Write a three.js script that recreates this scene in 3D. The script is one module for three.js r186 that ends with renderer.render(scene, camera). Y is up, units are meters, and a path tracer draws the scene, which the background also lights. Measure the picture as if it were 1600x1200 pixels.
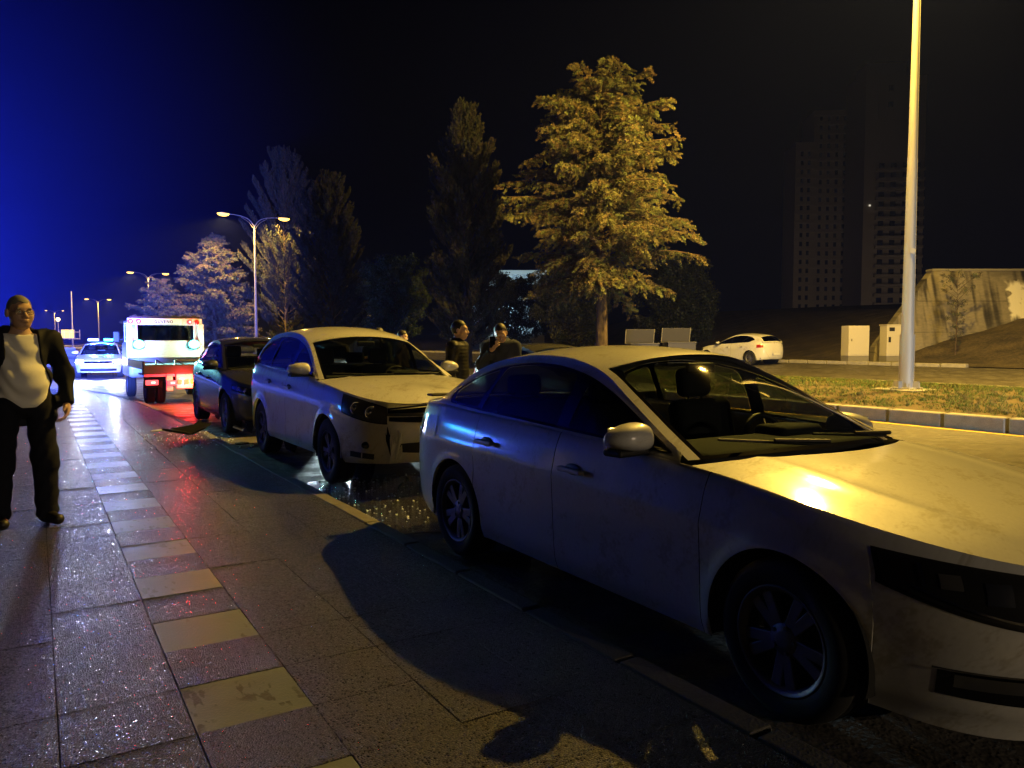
import * as THREE from 'three';
import { mergeGeometries } from 'three/addons/utils/BufferGeometryUtils.js';
import { RoundedBoxGeometry } from 'three/addons/geometries/RoundedBoxGeometry.js';
import { TextGeometry } from 'three/addons/geometries/TextGeometry.js';
import { FontLoader } from 'three/addons/loaders/FontLoader.js';

// ---------------------------------------------------------------- camera, sky, exposure
const scene = new THREE.Scene();
const renderer = new THREE.WebGLRenderer({ antialias: true });
renderer.toneMapping = THREE.LinearToneMapping;
renderer.toneMappingExposure = 0.92;
renderer.shadowMap.enabled = true;
const CAM_Y = 1.49;
const camera = new THREE.PerspectiveCamera(53.0, 4 / 3, 0.1, 1500);
camera.position.set(0, CAM_Y, 0);
{ // looks 31.7 degrees to the right of the street (the street runs along -z), a little downwards
  const yaw = 31.7 * Math.PI / 180, pitch = -3.19 * Math.PI / 180;
  camera.lookAt(Math.sin(yaw) * Math.cos(pitch), CAM_Y + Math.sin(pitch), -Math.cos(yaw) * Math.cos(pitch));
}
{ // a moonless night sky: even navy air, slightly paler near the horizon
  const w = 64, h = 32, d = new Float32Array(w * h * 4);
  for (let y = 0; y < h; y++) for (let x = 0; x < w; x++) {
    const e = Math.abs((y + 0.5) / h - 0.5) * 2, k = 1 - 0.5 * e, i = (y * w + x) * 4;
    d[i] = 0.0003 * k; d[i + 1] = 0.0003 * k; d[i + 2] = 0.0007 * k; d[i + 3] = 1;
  }
  const t = new THREE.DataTexture(d, w, h, THREE.RGBAFormat, THREE.FloatType);
  t.mapping = THREE.EquirectangularReflectionMapping; t.magFilter = THREE.LinearFilter; t.needsUpdate = true;
  scene.background = t; scene.environment = t;
}
scene.fog = new THREE.FogExp2(0x6c80ff, 0.0005);  // thin bluish fog, added to carry the blue glow
const SODIUM = new THREE.Color(1.0, 0.61, 0.095), TEAL = new THREE.Color(0.30, 1.0, 0.92), BLUE = new THREE.Color(0.08, 0.14, 1.0);
const LAMP_CD = 1350, WORK_CD = 200, HEAD_CD = 90, BEACON_CD = 85, ADDED_BEAM_CD = 72000, RED_CD = 15, AMBER_CD = 0.7, BEHIND_CD = 420;

// ---------------------------------------------------------------- small helpers
let seed = 7;
function rnd() { seed |= 0; seed = seed + 0x6D2B79F5 | 0; let t = Math.imul(seed ^ seed >>> 15, 1 | seed); t = t + Math.imul(t ^ t >>> 7, 61 | t) ^ t; return ((t ^ t >>> 14) >>> 0) / 4294967296; }
const rr = (a, b) => a + (b - a) * rnd();
const clamp = (x, a = 0, b = 1) => Math.min(b, Math.max(a, x));
const lerp = (a, b, t) => a + (b - a) * t;
const smooth = (a, b, x) => { const t = clamp((x - a) / (b - a)); return t * t * (3 - 2 * t); };
const V = (x, y, z) => new THREE.Vector3(x, y, z);
const taken = new Map();
function numbered(n) { const k = taken.get(n) || 0; taken.set(n, k + 1); return k ? n + '_' + String(k).padStart(3, '0') : n; }
function shadows(o) { o.castShadow = true; o.receiveShadow = true; return o; }
function tag(o, label, category, group) { o.userData.label = label; o.userData.category = category; if (group) o.userData.group = group; return o; }
function thing(name, label, category, pos = [0, 0, 0], turn = 0, group) {
  const g = new THREE.Group(); g.name = numbered(name); g.position.set(...pos); g.rotation.y = turn; tag(g, label, category, group); scene.add(g); return g;
}
function part(name, geo, m, parent, label) {
  const o = shadows(new THREE.Mesh(Array.isArray(geo) ? merge(geo) : geo, m)); o.name = name; if (label) o.userData.label = label; parent.add(o); return o;
}
function structure(name, geo, m) { const o = shadows(new THREE.Mesh(Array.isArray(geo) ? merge(geo) : geo, m)); o.name = name; o.userData.kind = 'structure'; scene.add(o); return o; }
function merge(list) {
  const gs = list.map((g) => { let q = g.index ? g.toNonIndexed() : g.clone(); for (const k of Object.keys(q.attributes)) if (!['position', 'normal', 'uv'].includes(k)) q.deleteAttribute(k); if (!q.attributes.uv) q.setAttribute('uv', new THREE.Float32BufferAttribute(new Float32Array(q.attributes.position.count * 2), 2)); if (!q.attributes.normal) q.computeVertexNormals(); return q; });
  return gs.length === 1 ? gs[0] : mergeGeometries(gs, false);
}
const box = (w, h, d, x = 0, y = 0, z = 0) => new THREE.BoxGeometry(w, h, d).translate(x, y, z);
const rbox = (w, h, d, r, x = 0, y = 0, z = 0, s = 2) => new RoundedBoxGeometry(w, h, d, s, Math.min(r, w / 2.01, h / 2.01, d / 2.01)).translate(x, y, z);
const cyl = (r0, r1, h, n = 16, x = 0, y = 0, z = 0) => new THREE.CylinderGeometry(r1, r0, h, n).translate(x, y + h / 2, z);
function rod(a, b, ra, rb = ra, n = 8) {
  const d = b.clone().sub(a), g = new THREE.CylinderGeometry(rb, ra, d.length(), n, 1);
  g.applyQuaternion(new THREE.Quaternion().setFromUnitVectors(V(0, 1, 0), d.clone().normalize())); const c = a.clone().add(b).multiplyScalar(0.5); return g.translate(c.x, c.y, c.z);
}
function taperTube(pts, radii, n = 8) { // tube through points with changing radius
  const c = new THREE.CatmullRomCurve3(pts), S = (pts.length - 1) * 4, pos = [], idx = [], uv = []; let N = V(0, 0, 1);
  for (let i = 0; i <= S; i++) {
    const t = i / S, p = c.getPoint(t), T = c.getTangent(t); N = N.clone().sub(T.clone().multiplyScalar(N.dot(T))); if (N.lengthSq() < 1e-4) N = V(1, 0, 0).sub(T.clone().multiplyScalar(T.x)); N.normalize(); const B = T.clone().cross(N);
    const f = t * (radii.length - 1), k = Math.min(Math.floor(f), radii.length - 2), r = lerp(radii[k], radii[k + 1], f - k);
    for (let j = 0; j <= n; j++) { const a = j / n * Math.PI * 2; const q = p.clone().addScaledVector(N, Math.cos(a) * r).addScaledVector(B, Math.sin(a) * r); pos.push(q.x, q.y, q.z); uv.push(j / n, t * 4); }
  }
  for (let i = 0; i < S; i++) for (let j = 0; j < n; j++) { const a = i * (n + 1) + j, b = a + n + 1; idx.push(a, b, a + 1, b, b + 1, a + 1); }
  const g = new THREE.BufferGeometry(); g.setAttribute('position', new THREE.Float32BufferAttribute(pos, 3)); g.setAttribute('uv', new THREE.Float32BufferAttribute(uv, 2)); g.setIndex(idx); g.computeVertexNormals(); return g;
}
function table(pts) { // monotone cubic through [x, y] pairs
  const n = pts.length, m = [], d = [];
  for (let i = 0; i < n - 1; i++) d.push((pts[i + 1][1] - pts[i][1]) / (pts[i + 1][0] - pts[i][0]));
  m[0] = d[0]; m[n - 1] = d[n - 2]; for (let i = 1; i < n - 1; i++) m[i] = d[i - 1] * d[i] <= 0 ? 0 : 2 * d[i - 1] * d[i] / (d[i - 1] + d[i]);
  return (x) => {
    if (x <= pts[0][0]) return pts[0][1]; if (x >= pts[n - 1][0]) return pts[n - 1][1];
    let i = 0; while (x > pts[i + 1][0]) i++;
    const h = pts[i + 1][0] - pts[i][0], t = (x - pts[i][0]) / h, t2 = t * t, t3 = t2 * t;
    return (2 * t3 - 3 * t2 + 1) * pts[i][1] + (t3 - 2 * t2 + t) * h * m[i] + (-2 * t3 + 3 * t2) * pts[i + 1][1] + (t3 - t2) * h * m[i + 1];
  };
}
// tileable value noise and textures computed from it
function noiseGrid(n, s) { const k = seed; seed = s; const a = new Float32Array(n * n); for (let i = 0; i < a.length; i++) a[i] = rnd(); seed = k; return (x, y) => { const fx = x * n, fy = y * n, x0 = Math.floor(fx), y0 = Math.floor(fy), u = fx - x0, v = fy - y0, su = u * u * (3 - 2 * u), sv = v * v * (3 - 2 * v), at = (i, j) => a[((j % n + n) % n) * n + (i % n + n) % n]; return lerp(lerp(at(x0, y0), at(x0 + 1, y0), su), lerp(at(x0, y0 + 1), at(x0 + 1, y0 + 1), su), sv); }; }
function fbm(base, oct, s) { const g = []; for (let i = 0; i < oct; i++) g.push(noiseGrid(base << i, s + i * 17)); return (x, y) => { let v = 0, a = 0.5, t = 0; for (const f of g) { v += f(x, y) * a; t += a; a *= 0.5; } return v / t; }; }
function texture(w, h, fn, srgb, rx = 1, ry = 1) {
  const d = new Uint8Array(w * h * 4);
  for (let y = 0; y < h; y++) for (let x = 0; x < w; x++) { const c = fn((x + 0.5) / w, (y + 0.5) / h), i = (y * w + x) * 4; for (let k = 0; k < 3; k++) d[i + k] = clamp(Array.isArray(c) ? c[k] : c) * 255; d[i + 3] = 255; }
  const t = new THREE.DataTexture(d, w, h); t.wrapS = t.wrapT = THREE.RepeatWrapping; t.magFilter = THREE.LinearFilter; t.minFilter = THREE.LinearMipmapLinearFilter; t.repeat.set(rx, ry); if (srgb) t.colorSpace = THREE.SRGBColorSpace; t.needsUpdate = true; return t;
}
function lettering(w, h, draw, clampEdges = true) {
  const c = document.createElement('canvas'); c.width = w; c.height = h; draw(c.getContext('2d'), w, h); const t = new THREE.CanvasTexture(c); t.colorSpace = THREE.SRGBColorSpace; if (!clampEdges) t.wrapS = t.wrapT = THREE.RepeatWrapping; return t;
}
const mat = (r, g, b, rough = 0.8, metal = 0, extra = {}) => { const m = new THREE.MeshPhysicalMaterial({ roughness: rough, metalness: metal, ...extra }); m.color.setRGB(r, g, b); return m; };
const glow = (color, k) => { const m = new THREE.MeshStandardMaterial({ roughness: 0.5 }); m.color.copy(color).multiplyScalar(0.4); m.emissive.copy(color); m.emissiveIntensity = k; return m; };
function pointLamp(parent, color, cd, x, y, z, radius = 2) { const l = new THREE.PointLight(color, cd, 0, 2); l.position.set(x, y, z); l.castShadow = true; l.shadow.radius = radius; parent.add(l); return l; }
function spotLamp(parent, color, cd, at, to, angle, penumbra = 0.6, radius = 2) { const l = new THREE.SpotLight(color, cd, 0, angle, penumbra, 2); l.position.set(...at); l.target.position.set(...to); parent.add(l, l.target); l.castShadow = true; l.shadow.radius = radius; return l; }
function metric(geo, s = 1) { const p = geo.attributes.position, n = geo.attributes.normal, uv = []; for (let i = 0; i < p.count; i++) { const ax = Math.abs(n.getX(i)), ay = Math.abs(n.getY(i)), az = Math.abs(n.getZ(i)); if (ay >= ax && ay >= az) uv.push(p.getX(i) * s, p.getZ(i) * s); else if (ax > az) uv.push(p.getZ(i) * s, p.getY(i) * s); else uv.push(p.getX(i) * s, p.getY(i) * s); } geo.setAttribute('uv', new THREE.Float32BufferAttribute(uv, 2)); return geo; }
function sheet(pos, idx, uvScale = 1) { const g = new THREE.BufferGeometry(); g.setAttribute('position', new THREE.Float32BufferAttribute(pos, 3)); g.setIndex(idx); g.computeVertexNormals(); return metric(g, uvScale); }
// height field over a grid of x and z values
function field(xs, zs, yf, uvScale = 1) { const pos = [], idx = [], nz = zs.length; for (const x of xs) for (const z of zs) pos.push(x, yf(x, z), z); for (let i = 0; i < xs.length - 1; i++) for (let j = 0; j < nz - 1; j++) { const a = i * nz + j; idx.push(a, a + 1, a + nz, a + 1, a + nz + 1, a + nz); } return sheet(pos, idx, uvScale); }
const range = (a, b, n) => Array.from({ length: n + 1 }, (_, i) => a + (b - a) * i / n);
const font = await new FontLoader().loadAsync('fonts/droid/droid_sans_bold.typeface.json');
// ---------------------------------------------------------------- surfaces
const nA = fbm(8, 6, 11), nB = fbm(32, 4, 51), nC = fbm(4, 5, 91), nF = fbm(128, 2, 131);
const asphaltMap = texture(1024, 1024, (x, y) => { const v = 0.30 + 0.12 * (nF(x, y) - 0.5) + 0.12 * (nA(x, y) - 0.5); return [v * 1.04, v, v * 0.97]; }, true);
const asphaltBump = texture(1024, 1024, (x, y) => 0.65 * nF(x, y) + 0.35 * nB(x, y));
const asphaltRough = texture(512, 512, (x, y) => { const w = smooth(0.42, 0.6, nA(x, y)); return [0, lerp(0.45, 0.85, w), 0]; });
const M = {};
M.asphalt = mat(1, 1, 1, 1, 0, { map: asphaltMap, bumpMap: asphaltBump, bumpScale: 0.006, roughnessMap: asphaltRough });
M.soil = mat(0.09, 0.068, 0.045, 0.97, 0, { bumpMap: asphaltBump, bumpScale: 0.03 });
const dirtMap = texture(1024, 1024, (x, y) => { const a = nC(x, y), b = nB(x, y), s = nF(x, y), v = 0.26 + 0.22 * (a - 0.5) + 0.16 * (b - 0.5) + 0.10 * (s - 0.5); return [v * 1.13, v, v * 0.78]; }, true);
M.dirt = mat(1, 1, 1, 0.96, 0, { map: dirtMap, bumpMap: asphaltBump, bumpScale: 0.05 });
// washed-aggregate paving: small stones in a dark matrix, damp
const stones = (() => { const N = 1024, cells = 90, px = [], k = seed; seed = 401; for (let i = 0; i < cells * cells; i++) px.push([rnd(), rnd(), rnd(), rnd()]); seed = k; return (x, y) => { const fx = x * cells, fy = y * cells, ix = Math.floor(fx), iy = Math.floor(fy); let best = 9, tone = 0, second = 9; for (let a = -1; a <= 1; a++) for (let b = -1; b <= 1; b++) { const c = px[((iy + b + cells) % cells) * cells + (ix + a + cells) % cells], dx = ix + a + c[0] - fx, dy = iy + b + c[1] - fy, q = dx * dx + dy * dy; if (q < best) { second = best; best = q; tone = c[2]; } else if (q < second) second = q; } return [Math.sqrt(best), tone, Math.sqrt(second) - Math.sqrt(best)]; }; })();
const paveMap = texture(1024, 1024, (x, y) => { const s = stones(x, y), k = smooth(0.05, 0.3, s[2]), v = lerp(0.22, 0.30 + 0.26 * s[1], k) * (0.8 + 0.4 * nA(x, y)); return [v * 1.0, v * 0.95, v * 1.02]; }, true);
const paveBump = texture(1024, 1024, (x, y) => { const s = stones(x, y); return clamp(smooth(0, 0.5, s[2]) * (0.45 + 0.55 * s[1])); });
const paveRough = texture(1024, 1024, (x, y) => { const q = stones(x, y); return [0, clamp(lerp(0.80, 0.16 + 0.55 * q[1], smooth(0.05, 0.3, q[2])) + 0.25 * (nA(x, y) - 0.5), 0.12, 0.95), 0]; });
M.paver = [0, 1, 2].map((i) => { const m = mat(1, 1, 1, 1, 0, { map: paveMap, bumpMap: paveBump, bumpScale: 0.012, roughnessMap: paveRough }); m.color.setScalar([0.20, 0.19, 0.18][i]); return m; });
const tactMap = texture(512, 512, (x, y) => { const a = nA(x, y), s = smooth(0.60, 0.68, nB(x * 1, y * 0.35)) * smooth(0.45, 0.6, nC(x, y)), v = 0.40 + 0.12 * (a - 0.5) - 0.20 * s; return [v * 0.88, v * 0.95, v * 1.07]; }, true);
M.tactile = mat(1, 1, 1, 1, 0, { map: tactMap, roughnessMap: texture(256, 256, (x, y) => [0, lerp(0.30, 0.55, nA(x, y)), 0]), bumpMap: asphaltBump, bumpScale: 0.0015 });
M.joint = mat(0.018, 0.017, 0.016, 0.95);
const concMap = texture(512, 512, (x, y) => { const v = 0.56 + 0.16 * (nA(x, y) - 0.5) + 0.09 * (nF(x, y) - 0.5) - 0.2 * smooth(0.62, 0.72, nC(y, x)); return [v, v * 0.98, v * 0.94]; }, true);
M.kerb = mat(1, 1, 1, 0.82, 0, { map: concMap, bumpMap: asphaltBump, bumpScale: 0.004 });
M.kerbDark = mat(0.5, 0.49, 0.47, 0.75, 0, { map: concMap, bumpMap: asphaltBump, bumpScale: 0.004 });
M.yellowPaint = mat(0.62, 0.40, 0.05, 0.75, 0, { bumpMap: asphaltBump, bumpScale: 0.004 });

// ---------------------------------------------------------------- terrain, street, paving
const FAR = (x) => x < 22 ? 0.15 : x < 30.4 ? 0.15 + (x - 22) / 8.4 * 0.32 : 0.47;
structure('ground', field(range(-420, 420, 60), range(-620, 120, 60), (x, z) => -0.06 - 0.0 * z, 0.4), M.soil);
structure('road', field(range(-60, 13.5, 40), range(-330, 40, 90), () => 0, 0.5), M.asphalt);
structure('side_road', field(range(21.8, 30.5, 12), range(-330, 40, 90), (x) => FAR(x), 0.5), M.asphalt);
// bank that rises to the right towards the concrete wall, with the pavement in front of it
const nT = fbm(8, 5, 777);
const bankY = (x, z) => { const s = (x - 34.9) * 0.85 + (z + 21) * 0.527; return 0.5 + clamp(0.5 + 0.3 * s, 0, 3.2) * smooth(30.8, 37, x) + (nT(x * 0.06, z * 0.06) - 0.5) * 0.4 * smooth(31.5, 36, x) + smooth(45, 110, x) * 3; };
structure('bank', field([...range(30.6, 46, 50), ...range(47, 120, 20)], [...range(-330, -60, 24), ...range(-58, 20, 110)], bankY, 0.33), M.dirt);

// the near pavement: 0.4 m slabs, one row of them every second one pale and smooth
const KERB_X = (d) => { const t = table([[-10, 2.24], [14, 2.2], [18, 2.1], [22, 1.82], [25, 1.2], [27, 0.2], [28.2, -1.6], [28.6, -4]]); return t(d); };
const kerbEdge = table([[-10, 2.24], [14, 2.2], [18, 2.1], [22, 1.82], [25, 1.2], [27, 0.2], [28.2, -1.6], [28.6, -4]]);
const PAVE_Y = 0.10;
{
  const g = new THREE.Group(); g.name = 'pavement'; g.userData.kind = 'structure'; scene.add(g);
  // bed under the slabs
  const ds = range(-6, 28.6, 70), pos = [], idx = [];
  ds.forEach((d, i) => { const e = kerbEdge(d) - 0.12; pos.push(-9, PAVE_Y - 0.013, -d, e, PAVE_Y - 0.013, -d); if (i) { const a = (i - 1) * 2; idx.push(a, a + 1, a + 2, a + 1, a + 3, a + 2); } });
  part('bed', sheet(pos, idx), M.joint, g);
  const P = 0.418, T = 0.4145, cells = [];
  for (let d = -5.1; d < 28; d += P) for (let k = 0; k < 26; k++) {
    const x0 = 2.12 - (k + 1) * P + 0.0, edge = Math.min(kerbEdge(d), kerbEdge(d + P)) - 0.125;
    let w = T, xl = x0; if (xl > edge - 0.06) continue; if (xl + w > edge) w = edge - xl; cells.push([xl, d, w, k]);
  }
  const yaw = 31.7 * Math.PI / 180, seen = (x, d) => { const dep = d * Math.cos(yaw) + x * Math.sin(yaw), s = (x * Math.cos(yaw) - d * Math.sin(yaw)) / dep; return dep > 1.9 && Math.abs(s) < 0.72 ? 1 / dep : 0; };
  const row = (d) => Math.round((d + 5.1) / P);
  cells.sort((a, b) => seen(b[0] + 0.2, b[1] + 0.2) - seen(a[0] + 0.2, a[1] + 0.2));
  const geo = new Map(), rest = [[], [], []]; let n = 0, nt = 0;
  for (const [x, d, w, k] of cells) {
    const pale = k === 3 && row(d) % 2 === 1, h = 0.03, key = w.toFixed(2), dy = rr(-0.0012, 0.0012), v = Math.floor(rnd() * 3);
    if (!geo.has(key)) { const b = new RoundedBoxGeometry(w, h, T, 1, 0.002); geo.set(key, b); }
    const ox = Math.floor(rnd() * 7), m = pale ? M.tactile : M.paver[v];
    const cl = geo.get(key).clone(); { const p = cl.attributes.position, uv = [], ux = rnd(), uz = rnd(); for (let i = 0; i < p.count; i++) uv.push((p.getX(i)) * 1.15 + ux, p.getZ(i) * 1.15 + uz); cl.setAttribute('uv', new THREE.Float32BufferAttribute(uv, 2)); }
    if (pale || n < 255) { const o = part(pale ? 'pale_slab' : 'slab', cl, m, g); o.position.set(x + w / 2, PAVE_Y - h / 2 + dy, -(d + P / 2)); o.rotation.set(rr(-0.0015, 0.0015), 0, rr(-0.0015, 0.0015)); if (!pale) n++; else nt++; } else { cl.translate(x + w / 2, PAVE_Y - h / 2 + dy, -(d + P / 2)); rest[v].push(cl); }
  }
  rest.forEach((r, v) => { if (r.length) { const o = part('far_slabs', r, M.paver[v], g); o.userData.kind = 'stuff'; } });
  // kerb stones of the pavement
  let d = -4.2; while (d < 28.0) {
    const a = V(kerbEdge(d) - 0.06, 0, -d), e = Math.min(d + 0.74, 28.5), b = V(kerbEdge(e) - 0.06, 0, -e), L = a.distanceTo(b), c = a.clone().add(b).multiplyScalar(0.5);
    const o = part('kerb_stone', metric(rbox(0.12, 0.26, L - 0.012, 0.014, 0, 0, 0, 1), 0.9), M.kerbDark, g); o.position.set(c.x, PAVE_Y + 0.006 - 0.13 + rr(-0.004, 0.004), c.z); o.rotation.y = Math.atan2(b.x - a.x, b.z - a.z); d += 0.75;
  }
}
// yellow line along the foot of the island kerb
{
  structure('yellow_line', field([13.02, 13.16], range(-200, 12, 100), () => 0.005, 0.5), M.yellowPaint);
}
// island between the carriageways
const islandY = (x, z) => 0.24 + 0.16 * Math.sin(Math.PI * clamp((x - 13.5) / 8.4)) + 0.05 * (nT(x * 0.11, z * 0.11) - 0.5);
structure('island', field(range(13.55, 21.9, 16), range(-320, 20, 260), islandY, 0.33), M.soil);
{
  const near = thing('island_kerb', 'pale concrete kerb stones edging the grass island along the road', 'kerb', [13.42, 0, 0]);
  let z = 6; const gs = [metric(rbox(0.24, 0.34, 0.985, 0.03, 0, 0, 0, 2), 0.9), metric(rbox(0.24, 0.34, 0.96, 0.03, 0, 0, 0, 2), 0.7)]; let i = 0;
  while (z > -110) { const o = part('kerb_stone', gs[i % 2], M.kerb, near); o.position.set(rr(-0.012, 0.012), 0.08 + rr(-0.008, 0.008), z - 0.5); o.rotation.y = rr(-0.012, 0.012); z -= 1.03; i++; }
  const far = thing('island_kerb', 'low kerb stones on the far side of the grass island', 'kerb', [21.95, 0, 0]); z = 4;
  while (z > -80) { const o = part('kerb_stone', gs[i % 2], M.kerb, far); o.position.set(0, 0.12 + rr(-0.01, 0.01), z - 0.5); z -= 1.03; i++; }
  const side = thing('pavement_kerb', 'grey kerb stones along the pavement behind the parked white hatchback', 'kerb', [30.5, 0.44, 0]); z = -16;
  while (z > -90) { const o = part('kerb_stone', gs[i % 2], M.kerb, side); o.position.set(0, 0.0 + rr(-0.01, 0.01), z - 0.5); z -= 1.03; i++; }
}
// grass on the island
{
  const blade = (() => { const pos = [], idx = []; for (let k = 0; k < 7; k++) { const a = k * 2.4, r = 0.03 + 0.012 * (k % 3), cx = Math.cos(a) * r, cz = Math.sin(a) * r, h = 0.045 + 0.03 * ((k * 37) % 10) / 10, lx = Math.cos(a * 1.7) * 0.05, lz = Math.sin(a * 1.7) * 0.05, wx = -Math.sin(a) * 0.006, wz = Math.cos(a) * 0.006, b = pos.length / 3; pos.push(cx - wx, 0, cz - wz, cx + wx, 0, cz + wz, cx + lx * 0.4 + wx * 0.7, h * 0.6, cz + lz * 0.4 + wz * 0.7, cx + lx * 0.4 - wx * 0.7, h * 0.6, cz + lz * 0.4 - wz * 0.7, cx + lx, h, cz + lz); idx.push(b, b + 1, b + 2, b, b + 2, b + 3, b + 3, b + 2, b + 4); } const g = new THREE.BufferGeometry(); g.setAttribute('position', new THREE.Float32BufferAttribute(pos, 3)); g.setIndex(idx); g.computeVertexNormals(); return g; })();
  const N = 26000, im = new THREE.InstancedMesh(blade, mat(1, 1, 1, 0.8), N), o = new THREE.Object3D(), c = new THREE.Color(); let k = 0;
  while (k < N) { const near = rnd() < 0.75, x = rr(13.6, 21.8), z = near ? rr(-24, 1) : rr(-70, -24); if (nT(x * 0.21, z * 0.21) < 0.40 && rnd() < 0.75) continue; const s = rr(0.6, 1.25); o.position.set(x, islandY(x, z) - 0.005, z); o.rotation.set(rr(-0.15, 0.15), rr(0, 6.3), rr(-0.15, 0.15)); o.scale.set(s, s * rr(0.7, 1.2), s); o.updateMatrix(); im.setMatrixAt(k, o.matrix); const dry = rnd() < 0.3; c.setRGB(dry ? 0.17 : rr(0.06, 0.10), dry ? 0.14 : rr(0.10, 0.15), dry ? 0.06 : 0.03); im.setColorAt(k, c); k++; }
  im.name = 'grass'; im.userData.kind = 'stuff'; im.userData.label = 'short patchy grass on the island between the roads'; im.userData.category = 'grass'; shadows(im); scene.add(im);
}
// ---------------------------------------------------------------- cars
const dustMap = texture(512, 512, (x, y) => [0, lerp(0.42, 0.54, nF(x, y) * 0.7 + nB(x, y) * 0.3), 0]);
const grime = texture(1024, 1024, (x, y) => { const k = smooth(0.52, 0.72, nA(x, y) * 0.5 + nB(x, y) * 0.3 + nF(x, y) * 0.2), v = 0.97 - 0.05 * (nF(x, y) - 0.5) - 0.11 * k; return [v, v - 0.02 * k, v - 0.06 * k]; }, true);
const dustCoat = texture(512, 512, (x, y) => [0, lerp(0.75, 1.0, nF(x, y)), 0]);
const paint = (r, g, b, coat = 0.14, extra = {}) => mat(r, g, b, 1, 0, { roughnessMap: dustMap, map: grime, clearcoat: 1, clearcoatRoughness: coat, clearcoatRoughnessMap: dustCoat, ...extra });
Object.assign(M, {
  white: paint(0.62, 0.62, 0.60), whiteB: paint(0.66, 0.66, 0.65), dark: paint(0.012, 0.014, 0.022, 0.08), black: paint(0.01, 0.01, 0.011, 0.1),
  trim: mat(0.012, 0.012, 0.013, 0.55), gloss: mat(0.006, 0.006, 0.007, 0.12, 0, { clearcoat: 1, clearcoatRoughness: 0.05 }), gap: mat(0.004, 0.004, 0.004, 0.95), under: mat(0.01, 0.01, 0.01, 0.95),
  tyre: mat(0.014, 0.014, 0.014, 0.86), alloy: mat(0.16, 0.16, 0.165, 0.5, 0.7), alloyDark: mat(0.05, 0.05, 0.055, 0.55, 0.7), bowl: mat(0.13, 0.13, 0.135, 0.25, 0.5), chrome: mat(0.75, 0.76, 0.78, 0.12, 1), reflector: mat(0.5, 0.52, 0.55, 0.22, 1),
  glass: mat(0.66, 0.72, 0.70, 0.03, 0, { transmission: 1, thickness: 0, ior: 1.5 }), tint: mat(0.13, 0.155, 0.155, 0.03, 0, { transmission: 1, thickness: 0, ior: 1.5 }), tintMid: mat(0.5, 0.57, 0.56, 0.03, 0, { transmission: 1, thickness: 0, ior: 1.5 }),
  seat: mat(0.014, 0.014, 0.015, 0.92), dash: mat(0.014, 0.014, 0.014, 0.9), liner: mat(0.30, 0.28, 0.25, 0.95), redLens: mat(0.32, 0.008, 0.01, 0.18, 0, { clearcoat: 1, clearcoatRoughness: 0.05 }), clearLens: mat(0.92, 0.92, 0.92, 0.04, 0, { transmission: 1, thickness: 0 }), amberLens: mat(0.5, 0.16, 0.01, 0.2),
});
// grid of points -> several geometries sharing smooth normals
function gridNormals(P) {
  const n = P.length, m = P[0].length, N = [];
  for (let i = 0; i < n; i++) { N.push([]); for (let j = 0; j < m; j++) { const a = P[Math.min(i + 1, n - 1)][j].clone().sub(P[Math.max(i - 1, 0)][j]), b = P[i][Math.min(j + 1, m - 1)].clone().sub(P[i][Math.max(j - 1, 0)]); let c = a.cross(b); if (c.lengthSq() < 1e-14) c = N[i - 1] ? N[i - 1][j].clone() : V(0, 1, 0); N[i].push(c.normalize()); } }
  return N;
}
function gridParts(P, classify, out, outward, sink = {}) {
  const N = gridNormals(P), n = P.length, m = P[0].length;
  for (let i = 0; i < n; i++) for (let j = 0; j < m; j++) if (N[i][j].dot(outward(P[i][j])) < 0) N[i][j].negate();
  const bins = {};
  for (let i = 0; i < n - 1; i++) for (let j = 0; j < m - 1; j++) { const k = classify(i, j); if (!k) continue; (bins[k] = bins[k] || []).push([i, j]); }
  for (const [k, cells] of Object.entries(bins)) {
    const map = new Map(), pos = [], nor = [], uv = [], idx = [], s = sink[k] || 0;
    const vert = (i, j) => { const key = i * 4096 + j; if (!map.has(key)) { const p = P[i][j], q = N[i][j]; map.set(key, pos.length / 3); pos.push(p.x - q.x * s, p.y - q.y * s, p.z - q.z * s); nor.push(q.x, q.y, q.z); uv.push(p.x * 0.7, (p.y + p.z) * 0.7); } return map.get(key); };
    for (const [i, j] of cells) { const a = vert(i, j), b = vert(i + 1, j), c = vert(i + 1, j + 1), d = vert(i, j + 1); for (const t of [[a, b, c], [a, c, d]]) { const [p, q, r] = t.map((v) => V(pos[v * 3], pos[v * 3 + 1], pos[v * 3 + 2])), fn = q.clone().sub(p).cross(r.clone().sub(p)); if (fn.lengthSq() < 1e-16) continue; const vn = V(nor[t[0] * 3], nor[t[0] * 3 + 1], nor[t[0] * 3 + 2]); idx.push(...(fn.dot(vn) < 0 ? [t[0], t[2], t[1]] : t)); } }
    const g = new THREE.BufferGeometry(); g.setAttribute('position', new THREE.Float32BufferAttribute(pos, 3)); g.setAttribute('normal', new THREE.Float32BufferAttribute(nor, 3)); g.setAttribute('uv', new THREE.Float32BufferAttribute(uv, 2)); g.setIndex(idx);
    (out[k] = out[k] || []).push(g);
  }
}
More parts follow.
